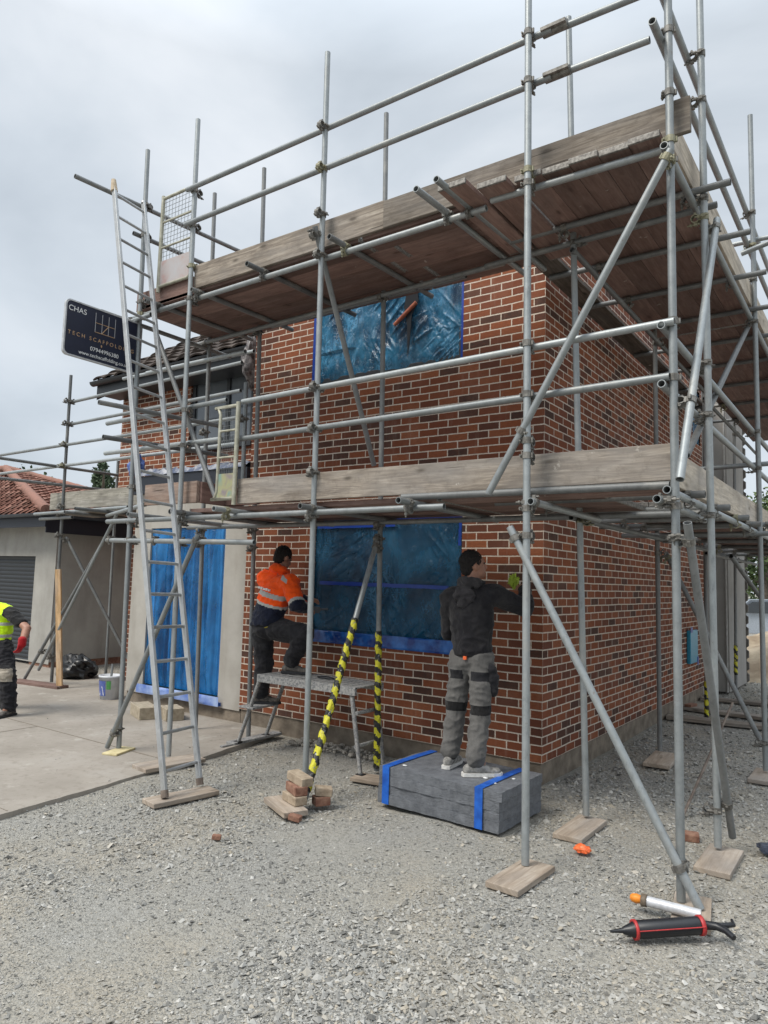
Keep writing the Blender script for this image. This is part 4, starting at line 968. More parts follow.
leg((hx0+.02, hy0+.02, hz-.03), (-3.0, -.72, GZ+.012)); leg((hx0+.02, hy1-.02, hz-.03), (-3.02, -.30, GZ+.012)); leg((hx1-.06, hy0+.02, hz-.05), (-1.33, -.84, GZ)); leg((hx1-.06, hy1-.02, hz-.05), (-1.36, -.45, GZ))
mb = MB(); mb.box((-2.90, hy0+.03, .225), (-2.70, hy1-.02, .245)); build('step', mb, alu_dirty, hop, .003)
mb = MB(); mb.box((-3.09, -.80, GZ+.002), (-2.97, -.10, GZ+.028), axis=1); mb.box((-3.02, -.95, GZ+.002), (-2.98, -.78, GZ+.02), axis=1)
build('foot_bar', mb, alu_dirty, hop, .004)
mb = MB()
for z in (.36, .07): mb.cyl((-1.40, hy0+.02, z), (-1.40, hy1-.02, z), .018, n=8)
build('cross_bar', mb, alu_dirty, hop)
mb = MB(); mb.ell((-1.95, -.62, hz+.012), (.11, .035, .016), 12, 6); tag(build('trowel', mb, black_pl), 'small dark trowel lying on the work platform', 'trowel')

# ------------------------------------------------------------------ slate pack with blue straps
pk = empty('paving_pack', (-.27, -1.05, GZ), 'strapped pack of dark slate paving that a man stands on', 'paving pack')
A_, B_, C_, D2 = Vector((-.785, -1.33, 0)), Vector((.275, -1.375, 0)), Vector((.295, -.70, 0)), Vector((-.775, -.66, 0))
zc = GZ; L = [.075, .07, .07, .065]
for k, h in enumerate(L):
    mb = MB(); j = lambda: Vector((random.uniform(-.007, .007), random.uniform(-.007, .007), 0))
    for s in range(1):
        f0, f1 = 0, 1
        q = [A_.lerp(B_, f0), A_.lerp(B_, f1), D2.lerp(C_, f1), D2.lerp(C_, f0)]; o_ = j()
        base_ = [p+o_ for p in q]; m = 40; ringp = []
        for a, b in zip(base_, base_[1:]+base_[:1]):
            for i in range(m): ringp.append(a.lerp(b, i/m))
        def rr(z, s_): return [p+Vector((.010*noise.noise((p.x*16, p.y*16, k*3+z*9)), .010*noise.noise((p.y*16, p.x*16, k*3+9+z*9)), z+s_*.004*noise.noise((p.x*7, p.y*7, k)))) for p in ringp]
        mb.rings([rr(zc+.001, 0), rr(zc+h*.35, 0), rr(zc+h*.7, 0), rr(zc+h-.0005, 1 if k == 3 else 0)], True, True, 0, False)
    build('slab_layer', mb, slate, pk); zc += h
for f in (.07, .845):
    mb = MB(); w = .032; a, b = A_.lerp(B_, f)+Vector((0, -.014, 0)), D2.lerp(C_, f+.0)+Vector((0, .014, 0)); e = (B_-A_).normalized()*w
    zt2 = zc+.006
    pr = [(a, GZ+.004), (a, zt2), (a.lerp(b, .33), zt2+.003), (a.lerp(b, .66), zt2+.003), (b, zt2), (b, GZ+.004)]
    rs = [[p-e+Vector((0, 0, z)), p+e+Vector((0, 0, z))] for p, z in pr]
    mb.rings(rs, False, False, 0, False); mb.rings([[q-Vector((0, 0, .0)) for q in r_] for r_ in rs], False, False, 0, False) if False else None
    o = build('strap', mb, strap_blue, pk); so = o.modifiers.new('thick', 'SOLIDIFY'); so.thickness = .004
for x, y in ((-.62, -1.22), (.03, -1.12), (.14, -1.2), (.20, -1.0)):
    mb = MB(); mb.ell((x, y, zc+.004), (random.uniform(.012, .025), .016, .004), 7, 4); build('mortar_spot', mb, white_m, pk)
PT = zc

# ------------------------------------------------------------------ small things on the ground
def brick_mesh(sx=.215, sy=.1025, sz=.065):
    mb = MB(); mb.box((-sx/2, -sy/2, 0), (sx/2, sy/2, sz)); return mb
def loose_brick(c, ang, mat, label, tilt=0, s=(.215, .1025, .065)):
    mb = brick_mesh(*s); Rm = rz(R(ang)) @ Matrix.Rotation(R(tilt), 3, 'Y'); mb.v = [tuple(Vector(c)+Rm @ Vector(v)) for v in mb.v]
    o = build('loose_brick', mb, mat, None, .006); return tag(o, label, 'brick')
bx, by = -1.23, -1.82
mb = MB(); mb.box((bx-.22, by-.17, GZ-.01), (bx+.20, by+.02, GZ+.03), 0, rz(R(-25))); tag(build('sole_board', mb, wood_sole, None, .004), 'short timber pad under the stacked bricks', 'sole board')
loose_brick((bx+.03, by-.02, GZ+.032), -20, old_brick2, 'pale mortared brick at the bottom of the small stack')
loose_brick((bx+.03, by-.0, GZ+.099), -28, old_brick, 'dark red brick in the middle of the small stack')
loose_brick((bx+.03, by+.03, GZ+.166), -15, old_brick2, 'buff mortar crusted brick on top of the small stack', 6)
loose_brick((bx+.15, by+.15, GZ+.0), 60, old_brick, 'reddish half brick beside the taped brace foot', 0, (.12, .1, .065))
loose_brick((bx+.15, by+.17, GZ+.067), 45, old_brick2, 'grey mortar lump brick on the half brick by the brace foot', 5, (.13, .1, .06))
loose_brick((-1.03, -2.02, GZ-.02), 20, old_brick, 'small red brick chip on the gravel in front of the stack', 8, (.09, .06, .04))
loose_brick((-1.18, -2.62, GZ-.025), 40, old_brick, 'tiny red brick fragment alone on the bare gravel', 5, (.06, .04, .03))
for i, (x, y, lb) in enumerate(((-4.86, -.50, 'buff concrete block lying on the slab below the blue door'), (-4.52, -.36, 'second buff block lying behind the first below the blue door'))):
    loose_brick((x, y, GZ+.004), -22, block_m, lb, 0, (.44, .215, .14) if i == 0 else (.3, .215, .14))
# bucket
bk = empty('bucket', (-6.22, -.05, GZ), 'dirty white plastic bucket with blue label and a stick in it', 'bucket')
mb = MB(); c = Vector((-6.22, -.05, GZ+.005)); ring = lambda r_, z: [c+Vector((r_*math.cos(2*math.pi*j/24), r_*math.sin(2*math.pi*j/24), z)) for j in range(24)]
mb.rings([ring(.0, .0), ring(.125, .0), ring(.15, .29), ring(.158, .29), ring(.158, .315), ring(.146, .315), ring(.14, .26), ring(.0, .26)], True, False, 0, True); build('bucket_body', mb, bucket_m, bk)
mb = MB(); arc = lambda r_, z, a0, a1: [c+Vector((r_*math.cos(R(a0+(a1-a0)*k/10)), r_*math.sin(R(a0+(a1-a0)*k/10)), z)) for k in range(11)]
mb.rings([arc(.1315, .05, 200, 300), arc(.1495, .25, 200, 300)], False, False, 0, True); build('label', mb, bucket_lab, bk)
mb = MB(); mb.rings([arc(.1395, .14, 305, 328), arc(.1505, .25, 305, 328)], False, False, 0, True); build('label', mb, green_m, bk)
mb = MB(); mb.add([c+Vector((.1335*math.cos(R(a)), .1335*math.sin(R(a)), z)) + Vector((math.cos(R(a))*.012*(z/.2), math.sin(R(a))*.012*(z/.2), 0)) for a, z in ((252, .06), (292, .06), (278, .19))], [(0, 1, 2)]); build('label', mb, white_m, bk)
mb = MB(); mb.cyl(c+Vector((0, 0, .2)), c+Vector((-.02, .03, .46)), .016, n=8); build('stick', mb, galv_old, bk)
crumple('rubbish_bag', (-8.3, .75, GZ+.12), (.28, .25, .22), blackbag, 'black rubbish bag slumped against the garage side wall', 'bag', 2.0)
mb = MB(); mb.box((-.042, -.02, 0), (.042, .02, 1.75), axis=2); Rm = Matrix.Rotation(R(-8.5), 3, 'Y') @ rz(R(30))
mb.v = [tuple(Vector((-7.45, -.05, GZ+.006))+Rm @ Vector(v)) for v in mb.v]; tag(build('timber_plank', mb, wood_new, None, .003), 'clean yellow timber plank standing upright against the scaffold tube', 'plank')
# sealant guns
def axis_rings(mb, p0, p1, prof, mi=0, n=16):
    p0, p1 = Vector(p0), Vector(p1); d = (p1-p0).normalized(); a = d.orthogonal().normalized(); b = d.cross(a)
    mb.rings([[p0+d*t+(a*math.cos(2*math.pi*j/n)+b*math.sin(2*math.pi*j/n))*r_ for j in range(n)] for t, r_ in prof], True, True, mi, True)
gn = empty('sealant_gun', (1.55, -2.15, GZ), 'black and red sealant gun lying on the gravel at the corner foot', 'sealant gun')
g0_, g1_ = Vector((1.345, -2.335, GZ+.030)), Vector((1.70, -2.03, GZ+.052)); gd = (g1_-g0_).normalized()
gl = (g1_-g0_).length; gs = Vector((gd.y, -gd.x, 0))
mb = MB(); axis_rings(mb, g0_, g1_, [(0, .006), (.06, .012), (.07, .018), (.115, .034), (.122, .042), (gl-.02, .042), (gl, .038)]); build('cartridge', mb, black_pl, gn)
mb = MB(); axis_rings(mb, g0_, g1_, [(.118, .042), (.118, .047), (.132, .047), (.132, .042)]); axis_rings(mb, g0_, g1_, [(gl-.014, .042), (gl-.014, .047), (gl+.006, .047), (gl+.006, .02)])
for s in (-1, 1): mb.cyl(g0_+gd*.13+gs*.0455*s+Vector((0, 0, .012)), g1_+gs*.0455*s+Vector((0, 0, .012)), .003, n=6)
build('cradle', mb, red_pl, gn)
mb = MB(); mb.cyl(g1_, g1_+gd*.16, .006, n=6); mb.tubepath([g1_+gd*.02, g1_+gd*.07+gs*.02, g1_+gd*.09+gs*.07, g1_+gd*.10+gs*.12+Vector((0, 0, -.01))], [.022, .02, .016, .014], 8)
mb.tubepath([g1_+gd*.05, g1_+gd*.12+gs*.02, g1_+gd*.16+gs*.02, g1_+gd*.18-gs*.03], [.014, .012, .010, .008], 8); build('handle', mb, black_pl, gn)
tn = empty('sealant_tube', (1.5, -1.93, GZ), 'silver sealant tube with orange nozzle cap leaning on the corner sole board', 'sealant tube')
t0, t1 = Vector((1.335, -1.93, GZ+.055)), Vector((1.67, -1.905, GZ+.05)); td = (t1-t0).normalized()
mb = MB(); axis_rings(mb, t0, t1, [(.06, .026), (.085, .026), (.34, .026)]); build('tube_body', mb, tube_w, tn)
mb = MB(); axis_rings(mb, t0, t1, [(.045, .026), (.045, .031), (.075, .031), (.075, .026)]); build('collar', mb, mottled('brown_collar', (.10, .075, .05), (.2, .16, .12), 40, .7), tn)
mb = MB(); axis_rings(mb, t0, t1, [(-.012, .012), (0, .022), (.02, .026), (.044, .02)], 0, 7); build('nozzle_cap', mb, plain('orange_cap', (.75, .24, .02), .5), tn)
crumple('plastic_rag', (.83, -1.30, GZ+.012), (.048, .036, .026), orange_pl, 'crumpled orange plastic scrap on the gravel', 'rag', 5.1)
crumple('cloth', (1.86, -.52, GZ+.025), (.10, .08, .035), denim, 'dark blue grey rag on the gravel at the right edge', 'cloth', 6.4)
mb = MB(); mb.cyl((1.18, -.12, GZ), (1.30, 1.30, .52), .011, n=8); tag(build('steel_bar', mb, rusty), 'thin rusty bar propped among the side uprights', 'bar')
for i, (x, y, lx, ly, a) in enumerate(((.75, 4.3, 1.5, .22, 8), (.8, 5.1, 1.9, .22, -4), (.6, 6.4, 1.2, .2, 12))):
    mb = MB(); mb.box((x-lx/2, y-ly/2, GZ-.012), (x+lx/2, y+ly/2, GZ+.03), 0, rz(R(a)), axis=0)
    tag(build('timber_plank', mb, wood_toe), ('nearest', 'middle', 'farthest')[i]+' of three planks lying on the gravel behind the side scaffold', 'plank')
mb = MB()
loose_brick((.09, 5.2, GZ), 80, old_brick, 'dark brick lying at the foot of the side wall'); loose_brick((1.32, -.55, GZ-.02), 15, old_brick, 'brown brick half buried behind the corner brace', 0, (.13, .1, .05))
mb = MB()
for _ in range(160):
    x, y = random.uniform(-2.7, -1.6), random.uniform(-.32, -.03); s = random.uniform(.01, .035)
    mb.ell((x, y, GZ-.01+s*.3), (s, s*random.uniform(.6, 1), s*.6), 6, 4)
mb.sm = [False]*len(mb.sm); tag(build('rubble', mb, mottled('mortar_rubble', (.22, .2, .17), (.40, .37, .32), 20, 1)), 'broken mortar rubble along the foot of the front wall', 'rubble', kind='stuff')

# ------------------------------------------------------------------ people
def fuse(name, mb, mats, parent, voxel=.012, smooth=5, wrinkle=0, wfreq=11, paint=None, seed=0):
    """one continuous skin over overlapping solids"""
    lo, hi = mb.bounds(); org = Vector(((lo[0]+hi[0])/2, (lo[1]+hi[1])/2, lo[2]))
    me = mb.mesh(name, mats, org); tmp = bpy.data.objects.new(name, me); C.objects.link(tmp)
    m = tmp.modifiers.new('r', 'REMESH'); m.mode = 'VOXEL'; m.voxel_size = voxel; m.use_smooth_shade = True
    s = tmp.modifiers.new('s', 'SMOOTH'); s.factor = .5; s.iterations = smooth
    bpy.context.view_layer.update(); dg = bpy.context.evaluated_depsgraph_get()
    out = bpy.data.meshes.new_from_object(tmp.evaluated_get(dg)); bpy.data.objects.remove(tmp); out.name = name
    out.materials.clear()
    for q in (mats if isinstance(mats, (list, tuple)) else [mats]): out.materials.append(q)
    if wrinkle:
        nrm = [v.normal.copy() for v in out.vertices]
        for v, nn in zip(out.vertices, nrm):
            p = v.co+Vector((seed, seed, 0)); q = Vector((p.x*wfreq, p.y*wfreq, p.z*wfreq*1.5))
            f1 = (1-abs(noise.noise(q*.8+Vector((2, 7, 1)))))**5; f2 = (1-abs(noise.noise(Vector((q.x*.9+q.z*.5, q.y*.9, q.z*1.1-q.x*.4))+Vector((5, 2, 9)))))**5
            v.co += nn*wrinkle*(.7*noise.noise(q)+1.0*(f1-.3)+.9*(f2-.3))
    for p in out.polygons:
        p.use_smooth = True; p.material_index = 0
        if paint: p.material_index = paint(out.vertices[p.vertices[0]].co+org if False else p.center+org)
    return link_mesh(name, out, org, parent)
def limb(mb, pts, rs, n=14):
    """tapered capsule chain"""
    pts = [Vector(p) for p in pts]
    for p, r in zip(pts, rs): mb.ell(p, (r, r, r), n, 9)
    for a, b, ra, rb in zip(pts, pts[1:], rs, rs[1:]): mb.cyl(a, b, ra, rb, n)
def loft(mb, secs, n=20):
    rs = [[Vector(c)+rz(R(a)) @ Vector((rx*math.cos(2*math.pi*j/n), ry*math.sin(2*math.pi*j/n), 0)) for j in range(n)] for c, rx, ry, a in secs]
    mb.rings(rs, True, True, 0, True)
def face_rot(yaw, pitch=0, roll=0): return rz(yaw) @ Matrix.Rotation(pitch, 3, 'X') @ Matrix.Rotation(roll, 3, 'Y')
def head(mb, c, rot):
    """c = centre of the skull; local +y is where the face looks"""
    c = Vector(c); P = lambda v: c+rot @ Vector(v)
    mb.ell(P((0, -.008, .02)), (.074, .094, .094), 18, 12, 0, rot); mb.ell(P((0, .026, -.052)), (.056, .064, .066), 14, 10, 0, rot)
    mb.ell(P((0, .058, -.092)), (.026, .024, .022), 10, 8, 0, rot)                       # chin
    mb.ell(P((0, .098, -.028)), (.013, .018, .024), 8, 6, 0, rot); mb.ell(P((0, .088, .0)), (.010, .016, .03), 8, 6, 0, rot)   # nose
    mb.ell(P((0, .082, -.068)), (.024, .012, .009), 8, 6, 0, rot)                         # mouth
    mb.ell(P((0, .076, .024)), (.05, .016, .011), 10, 6, 0, rot)                          # brow
    for s in (-1, 1): mb.ell(P((.076*s, -.012, -.012)), (.012, .022, .032), 8, 6, 0, rot)  # ears
def eyes(c, rot, parent):
    c = Vector(c); mb = MB()
    for s in (-1, 1): mb.ell(c+rot @ Vector((.029*s, .079, .004)), (.012, .008, .008), 8, 6, 0, rot)
    build('eyes', mb, plain('eye_dark', (.03, .02, .018), .3), parent)
def hair(c, rot, parent, full=True):
    c = Vector(c); mb = MB(); mb.ell(c+rot @ Vector((0, -.02, .034)), (.081, .094, .092), 20, 14, 0, rot)
    mb.ell(c+rot @ Vector((0, -.055, -.022)), (.066, .055, .062), 14, 10, 0, rot)
    lo_, hi_ = mb.bounds(); o = fuse('hair', mb, hair_m, parent, .007, 3, .009, 75)
    return o
def hand(mb, wrist, direction, palm_n, grip=.6, s=1.0):
    """palm, four fingers of unequal length curled by grip, thumb from the side"""
    w = Vector(wrist); d = Vector(direction).normalized(); nn = Vector(palm_n); nn = (nn-d*nn.dot(d)).normalized(); e = d.cross(nn)
    mb.ell(w+d*.045*s, (.028*s, .028*s, .028*s), 10, 8)
    Rm = Matrix((e, d, nn)).transposed(); mb.ell(w+d*.05*s, (.042*s, .052*s, .016*s), 14, 9, 0, Rm)
    for i, L in enumerate((.066, .076, .071, .056)):
        b = w+d*.085*s+e*(.03-.02*i)*s; ang = grip*.9; q = [b]; dd = d.copy()
        for k, f in enumerate((.45, .32, .23)):
            dd = (dd*math.cos(ang)+nn*math.sin(ang)).normalized(); q.append(q[-1]+dd*L*f*s)
            nn2 = nn; ang = grip*1.0
            nn_ = (nn-dd*nn.dot(dd)); nn = nn_.normalized() if nn_.length > .05 else (d*-1-dd*(-d.dot(dd))).normalized()
        nn = Vector(palm_n); nn = (nn-d*nn.dot(d)).normalized()
        limb(mb, q, [.0095*s, .009*s, .008*s, .007*s], 8)
    b = w+d*.03*s+e*.035*s; limb(mb, [b, b+d*.025*s+e*.022*s+nn*.012*s, b+d*.055*s+e*.018*s+nn*.03*s], [.012*s, .0105*s, .0085*s], 8)
def shoe(mb, ankle, toe_dir, L=.27, lift=0):
    a = Vector(ankle); d = Vector(toe_dir); d.z = 0; d.normalize(); z0 = a.z
    Rm = rz(math.atan2(d.y, d.x)-math.pi/2)
    heel = a-d*.055; mb.ell(heel+Vector((0, 0, -.045)), (.038, .045, .042), 12, 8, 0, Rm)
    mb.ell(a+d*.045+Vector((0, 0, -.045)), (.042, .08, .042), 14, 8, 0, Rm); mb.ell(a+d*.13+Vector((0, 0, -.058)), (.046, .072, .03), 14, 8, 0, Rm)
    limb(mb, [a+Vector((0, 0, .05)), a+Vector((0, 0, -.03))], [.05, .046], 12)
def sole_part(ankle, toe_dir, parent, mat):
    a = Vector(ankle); d = Vector(toe_dir); d.z = 0; d.normalize(); e = Vector((d.y, -d.x, 0)); mb = MB(); P = []
    for t, w in ((-.105, .012), (-.095, .034), (-.04, .04), (.05, .045), (.13, .05), (.185, .038), (.208, .015)): P.append((t, w))
    pts = [a+d*t+e*w for t, w in P]+[a+d*t-e*w for t, w in reversed(P)]
    mb.rings([[Vector((p.x, p.y, a.z-.092)) for p in pts], [Vector((p.x, p.y, a.z-.066)) for p in pts]], True, True, 0, False); return build('sole', mb, mat, parent)

# --- man pointing the wall, standing on the slate pack
gz = PT+.004
m2 = tag(None or empty('person', (-.2, -.98, gz), 'man in black hooded top and grey work trousers standing on the slate pack', 'person'), )
hc = Vector((-.200, -.93, 1.688)); hr = face_rot(R(-42), R(10))
aL, aR = Vector((-.335, -1.01, gz+.092)), Vector((-.055, -1.12, gz+.092)); dL, dR = Vector((-.15, 1, 0)), Vector((.72, .70, 0))
kL, kR = Vector((-.315, -.965, .555)), Vector((-.080, -1.01, .545)); hL, hR = Vector((-.28, -.95, .955)), Vector((-.105, -.955, .955))
sL, sR = Vector((-.395, -.955, 1.42)), Vector((-.015, -.90, 1.45)); eL, eR = Vector((-.435, -.90, 1.14)), Vector((.175, -.76, 1.365)); wL, wR = Vector((-.37, -.66, 1.17)), Vector((.065, -.535, 1.50))
mb = MB(); head(mb, hc, hr); limb(mb, [hc+Vector((0, -.02, -.06)), (-.20, -.95, 1.52)], [.052, .058])
limb(mb, [(-.20, -.94, 1.44), (-.195, -.94, 1.25), (-.19, -.94, 1.0)], [.07, .075, .075]); limb(mb, [sL, eL, wL], [.05, .038, .028]); limb(mb, [sR, eR, wR], [.05, .038, .028]); limb(mb, [(-.2, -.95, 1.44), sL], [.07, .05]); limb(mb, [(-.2, -.95, 1.44), sR], [.07, .05])
limb(mb, [hL, kL, aL], [.08, .055, .04]); limb(mb, [hR, kR, aR], [.08, .055, .04]); limb(mb, [hL, hR], [.09, .09]); limb(mb, [aL, aL+dL*.05], [.035, .03]); limb(mb, [aR, aR+dR.normalized()*.05], [.035, .03])
hand(mb, wR, Vector((-.55, .45, .35)), Vector((-.4, .6, -.5)), .7); hand(mb, wL, Vector((.15, .9, .1)), Vector((.5, 0, -.6)), .5)
fuse('body', mb, skin_m, m2, .0095, 4); eyes(hc, hr, m2); hair(hc, hr, m2)
mb = MB()
loft(mb, [((-.188, -.955, .975), .150, .112, 0), ((-.19, -.955, 1.02), .162, .122, 0), ((-.193, -.955, 1.12), .168, .124, 0), ((-.197, -.955, 1.26), .182, .128, 0), ((-.20, -.955, 1.38), .190, .122, 0), ((-.20, -.955, 1.46), .165, .10, 0), ((-.20, -.955, 1.52), .085, .075, 0)])
limb(mb, [(-.21, -.95, 1.44), sL], [.09, .088]); limb(mb, [(-.19, -.95, 1.455), sR], [.09, .088]); limb(mb, [sL, eL, wL], [.086, .066, .050]); limb(mb, [sR, eR, wR], [.086, .070, .052])

hd = MB(); limb(hd, [(-.268, -.95, 1.525), (-.255, -1.01, 1.545), (-.205, -1.04, 1.545), (-.15, -1.0, 1.545), (-.14, -.92, 1.545)], [.034, .044, .048, .042, .034]); hd.ell((-.205, -1.065, 1.445), (.095, .035, .075), 14, 9); hd.ell((-.205, -1.075, 1.40), (.06, .025, .05), 12, 8)
fuse('hood', hd, cloth('faded_hood', (.038, .036, .040), .6), m2, .010, 5, .012, 16)
fuse('hooded_top', mb, [char_c, black_c], m2, .010, 6, .009, 8, lambda p: 1 if p.z < .985 else 0, 1)
mb = MB(); mb.ell((-.19, -.95, .93), (.148, .112, .10), 18, 10); limb(mb, [hL, kL, aL+Vector((0, 0, .03))], [.103, .079, .073]); limb(mb, [hR, kR, aR+Vector((0, 0, .03))], [.103, .079, .073])
def trs(p):
    if .545 < p.z < .615 and p.y < -.93: return 1
    if p.z < .19: return 2
    if .80 < p.z < .865 and p.y < -1.0 and (abs(p.x+.28) < .055 or abs(p.x+.075) < .07): return 2
    return 0
fuse('trousers', mb, [grey_trs, black_c, dark_trs], m2, .010, 5, .010, 8, trs, 2)
for a, d in ((aL, dL), (aR, dR)):
    mb = MB(); shoe(mb, a, d); s_ = fuse('shoe', mb, trainer_m, m2, .009, 3); sole_part(a, d, s_, sole_w)
mb = MB(); mb.box((-.198, -1.083, .955), (-.172, -1.066, .98)); build('pocket_tag', mb, orange_pl, m2)
mb = MB(); limb(mb, [(-.005, -.98, .90), (.0, -.96, .80), (.005, -.96, .72)], [.038, .045, .035]); fuse('holster_pocket', mb, dark_trs, m2, .012, 4, .01, 12)
crumple('sponge_cloth', (-.075, -.45, 1.57), (.034, .032, .042), lime_c, 'crumpled lime green cloth in the raised hand by the brick wall', 'cloth', 4.7, flat=False, amp=.75, freq=3.0)

# --- man in orange stepping up onto the platform
m1 = empty('person', (-2.7, -.55, .25), 'man in orange and navy hi-vis jacket stepping up onto the work platform', 'person')
hc = Vector((-2.69, -.49, 1.748)); hr = face_rot(R(-10), R(-20))
aL, aR = Vector((-2.82, -.60, .245+.092)), Vector((-2.40, -.62, hz+.10)); dL, dR = Vector((.75, .6, 0)), Vector((.85, .35, 0))
hL, hR = Vector((-2.83, -.62, 1.02)), Vector((-2.63, -.62, 1.02)); kL, kR = Vector((-2.82, -.58, .65)), Vector((-2.27, -.58, .985))
sL, sR = Vector((-2.88, -.56, 1.53)), Vector((-2.465, -.62, 1.49)); eL, eR = Vector((-2.86, -.33, 1.32)), Vector((-2.33, -.66, 1.29)); wL, wR = Vector((-2.62, -.18, 1.30)), Vector((-2.40, -.44, 1.235))
wa = Vector((-2.755, -.63, 1.10)); ch = Vector((-2.68, -.58, 1.42))
mb = MB(); head(mb, hc, hr); limb(mb, [hc+Vector((-.01, -.02, -.06)), (-2.69, -.54, 1.58)], [.052, .058]); limb(mb, [ch, wa], [.075, .075]); limb(mb, [ch, sL, eL, wL], [.08, .05, .038, .028]); limb(mb, [ch, sR, eR, wR], [.08, .05, .038, .028])
limb(mb, [wa, hL, kL, aL], [.09, .08, .052, .04]); limb(mb, [wa, hR, kR, aR], [.09, .08, .055, .04]); limb(mb, [aL, aL+dL*.05], [.035, .03]); limb(mb, [aR, aR+dR*.05], [.035, .03])
hand(mb, wR, Vector((.25, .8, -.1)), Vector((-.5, .1, -.6)), .6); hand(mb, wL, Vector((.5, .8, .1)), Vector((.4, -.2, -.6)), .5)
fuse('body', mb, skin_m, m1, .0095, 4); eyes(hc, hr, m1); hair(hc, hr, m1)
mb = MB(); axd = (ch-wa)
loft(mb, [(wa+axd*t, rx, ry, -12) for t, rx, ry in ((-.16, .172, .132), (0, .188, .142), (.3, .195, .145), (.7, .208, .145), (1.0, .212, .138), (1.25, .178, .115), (1.42, .10, .085))])
limb(mb, [ch+Vector((0, 0, .05)), sL], [.10, .096]); limb(mb, [ch+Vector((0, 0, .05)), sR], [.10, .098]); limb(mb, [sL, eL, wL], [.096, .076, .056]); limb(mb, [sR, eR, wR], [.098, .082, .060])
limb(mb, [(-2.765, -.56, 1.625), (-2.70, -.595, 1.64), (-2.63, -.56, 1.625), (-2.635, -.50, 1.60)], [.045, .052, .045, .04])
def jk(p):
    # torso coordinate tilts with the jacket: hem band drops to the right
    z = p.z+.22*(p.x+2.66)
    far = (p-sR).dot((eR-sR).normalized()) if (p-(sR+eR)/2).length < .25 and p.x > -2.44 else None
    if far is not None and p.x > -2.43:
        if far > .215: return 1 if far > .25 else 2
        return 0
    if (p-wR).length < .15 or (p-wL).length < .16: return 1
    if z < 1.245: return 1
    if z < 1.275: return 2
    if 1.335 < z < 1.385: return 2
    if abs((p.z-1.525)+.5*(p.x+2.47)) < .022 and p.x > -2.52: return 2
    return 0
fuse('jacket', mb, [hivis_o, navy_c, reflective], m1, .010, 4, .012, 9, jk, 3)
mb = MB()
for k, (w_, h_) in enumerate(((.035, .02), (.028, .024), (.036, .018), (.03, .024), (.024, .02))): mb.box((-2.80+k*.036, -.735, 1.425-.006*k), (-2.80+k*.036+w_*.8, -.715, 1.425-.006*k+h_))
build('back_print', mb, white_m, m1)
mb = MB(); mb.ell(wa+Vector((0, 0, -.08)), (.162, .128, .12), 18, 10); limb(mb, [hL, kL, aL+Vector((0, 0, .03))], [.12, .094, .084]); limb(mb, [hR, kR, aR+Vector((0, 0, .03))], [.122, .10, .084])
fuse('trousers', mb, [dark_trs, char_c], m1, .010, 5, .010, 8, lambda p: 1 if (p.x > -2.35 and p.z < .9) else 0, 5)
mb = MB(); mb.cyl((-2.72, -.742, 1.015), (-2.63, -.745, 1.045), .004, n=6); build('pocket_trim', mb, mottled('yellow_trim', (.3, .25, .02), (.5, .4, .05), 20, .8), m1)
for a, d in ((aL, dL), (aR, dR)):
    mb = MB(); shoe(mb, a, d); s_ = fuse('boot', mb, boot_m, m1, .009, 3); sole_part(a, d, s_, black_pl)
# small grey tool in his right hand
mb = MB(); mb.box((-2.43, -.38, 1.185), (-2.36, -.25, 1.25)); mb.cyl((-2.395, -.25, 1.22), (-2.39, -.10, 1.225), .012, n=8); tag(build('pointing_gun', mb, plain('grey_tool', (.12, .12, .125), .5), None, .01), 'small grey hand tool held by the man in orange', 'tool')

# --- man at the left edge in yellow vest
m3 = empty('person', (-6.5, -1.55, GZ), 'man in yellow hi-vis vest with a red glove at the left edge', 'person')
gz3 = GZ+.006; hc = Vector((-6.80, -1.66, 1.50)); hr = face_rot(R(150), 0)
aL, aR = Vector((-6.16, -1.55, gz3+.092)), Vector((-6.72, -1.40, gz3+.092)); dL = Vector((.35, -1, 0)); dR = Vector((.2, -1, 0))
hL, hR = Vector((-6.42, -1.55, .76)), Vector((-6.62, -1.52, .76)); kL, kR = Vector((-6.20, -1.58, .40)), Vector((-6.66, -1.48, .40))
sL, sR = Vector((-6.27, -1.55, 1.20)), Vector((-6.80, -1.55, 1.22)); eL, eR = Vector((-5.97, -1.52, 1.02)), Vector((-6.92, -1.56, .98)); wL, wR = Vector((-5.90, -1.60, .83)), Vector((-6.86, -1.72, .80))
mb = MB(); head(mb, hc, hr); limb(mb, [hc+Vector((0, .01, -.06)), (-6.62, -1.57, 1.32)], [.052, .058]); limb(mb, [(-6.53, -1.55, 1.2), (-6.52, -1.55, .85)], [.11, .11]); limb(mb, [(-6.53, -1.55, 1.24), sL, eL, wL], [.09, .055, .047, .036]); limb(mb, [(-6.53, -1.55, 1.24), sR, eR, wR], [.09, .055, .047, .036])
limb(mb, [hL, kL, aL], [.08, .055, .04]); limb(mb, [hR, kR, aR], [.08, .055, .04]); limb(mb, [hL, hR], [.09, .09]); limb(mb, [aL, aL+dL*.05], [.035, .03]); limb(mb, [aR, aR+dR*.05], [.035, .03]); hand(mb, wR, Vector((.1, -.3, -1)), Vector((.8, 0, 0)), .4)
fuse('body', mb, skin_m, m3, .0095, 4); eyes(hc, hr, m3); hair(hc, hr, m3)
mb = MB(); hand(mb, wL+Vector((0, 0, .02)), Vector((-.05, -.2, -1)), Vector((-.8, -.3, 0)), .45, 1.15); limb(mb, [wL+Vector((.0, .0, .05)), wL+Vector((0, 0, -.02))], [.045, .043]); fuse('glove', mb, red_glove, m3, .009, 3)
mb = MB()
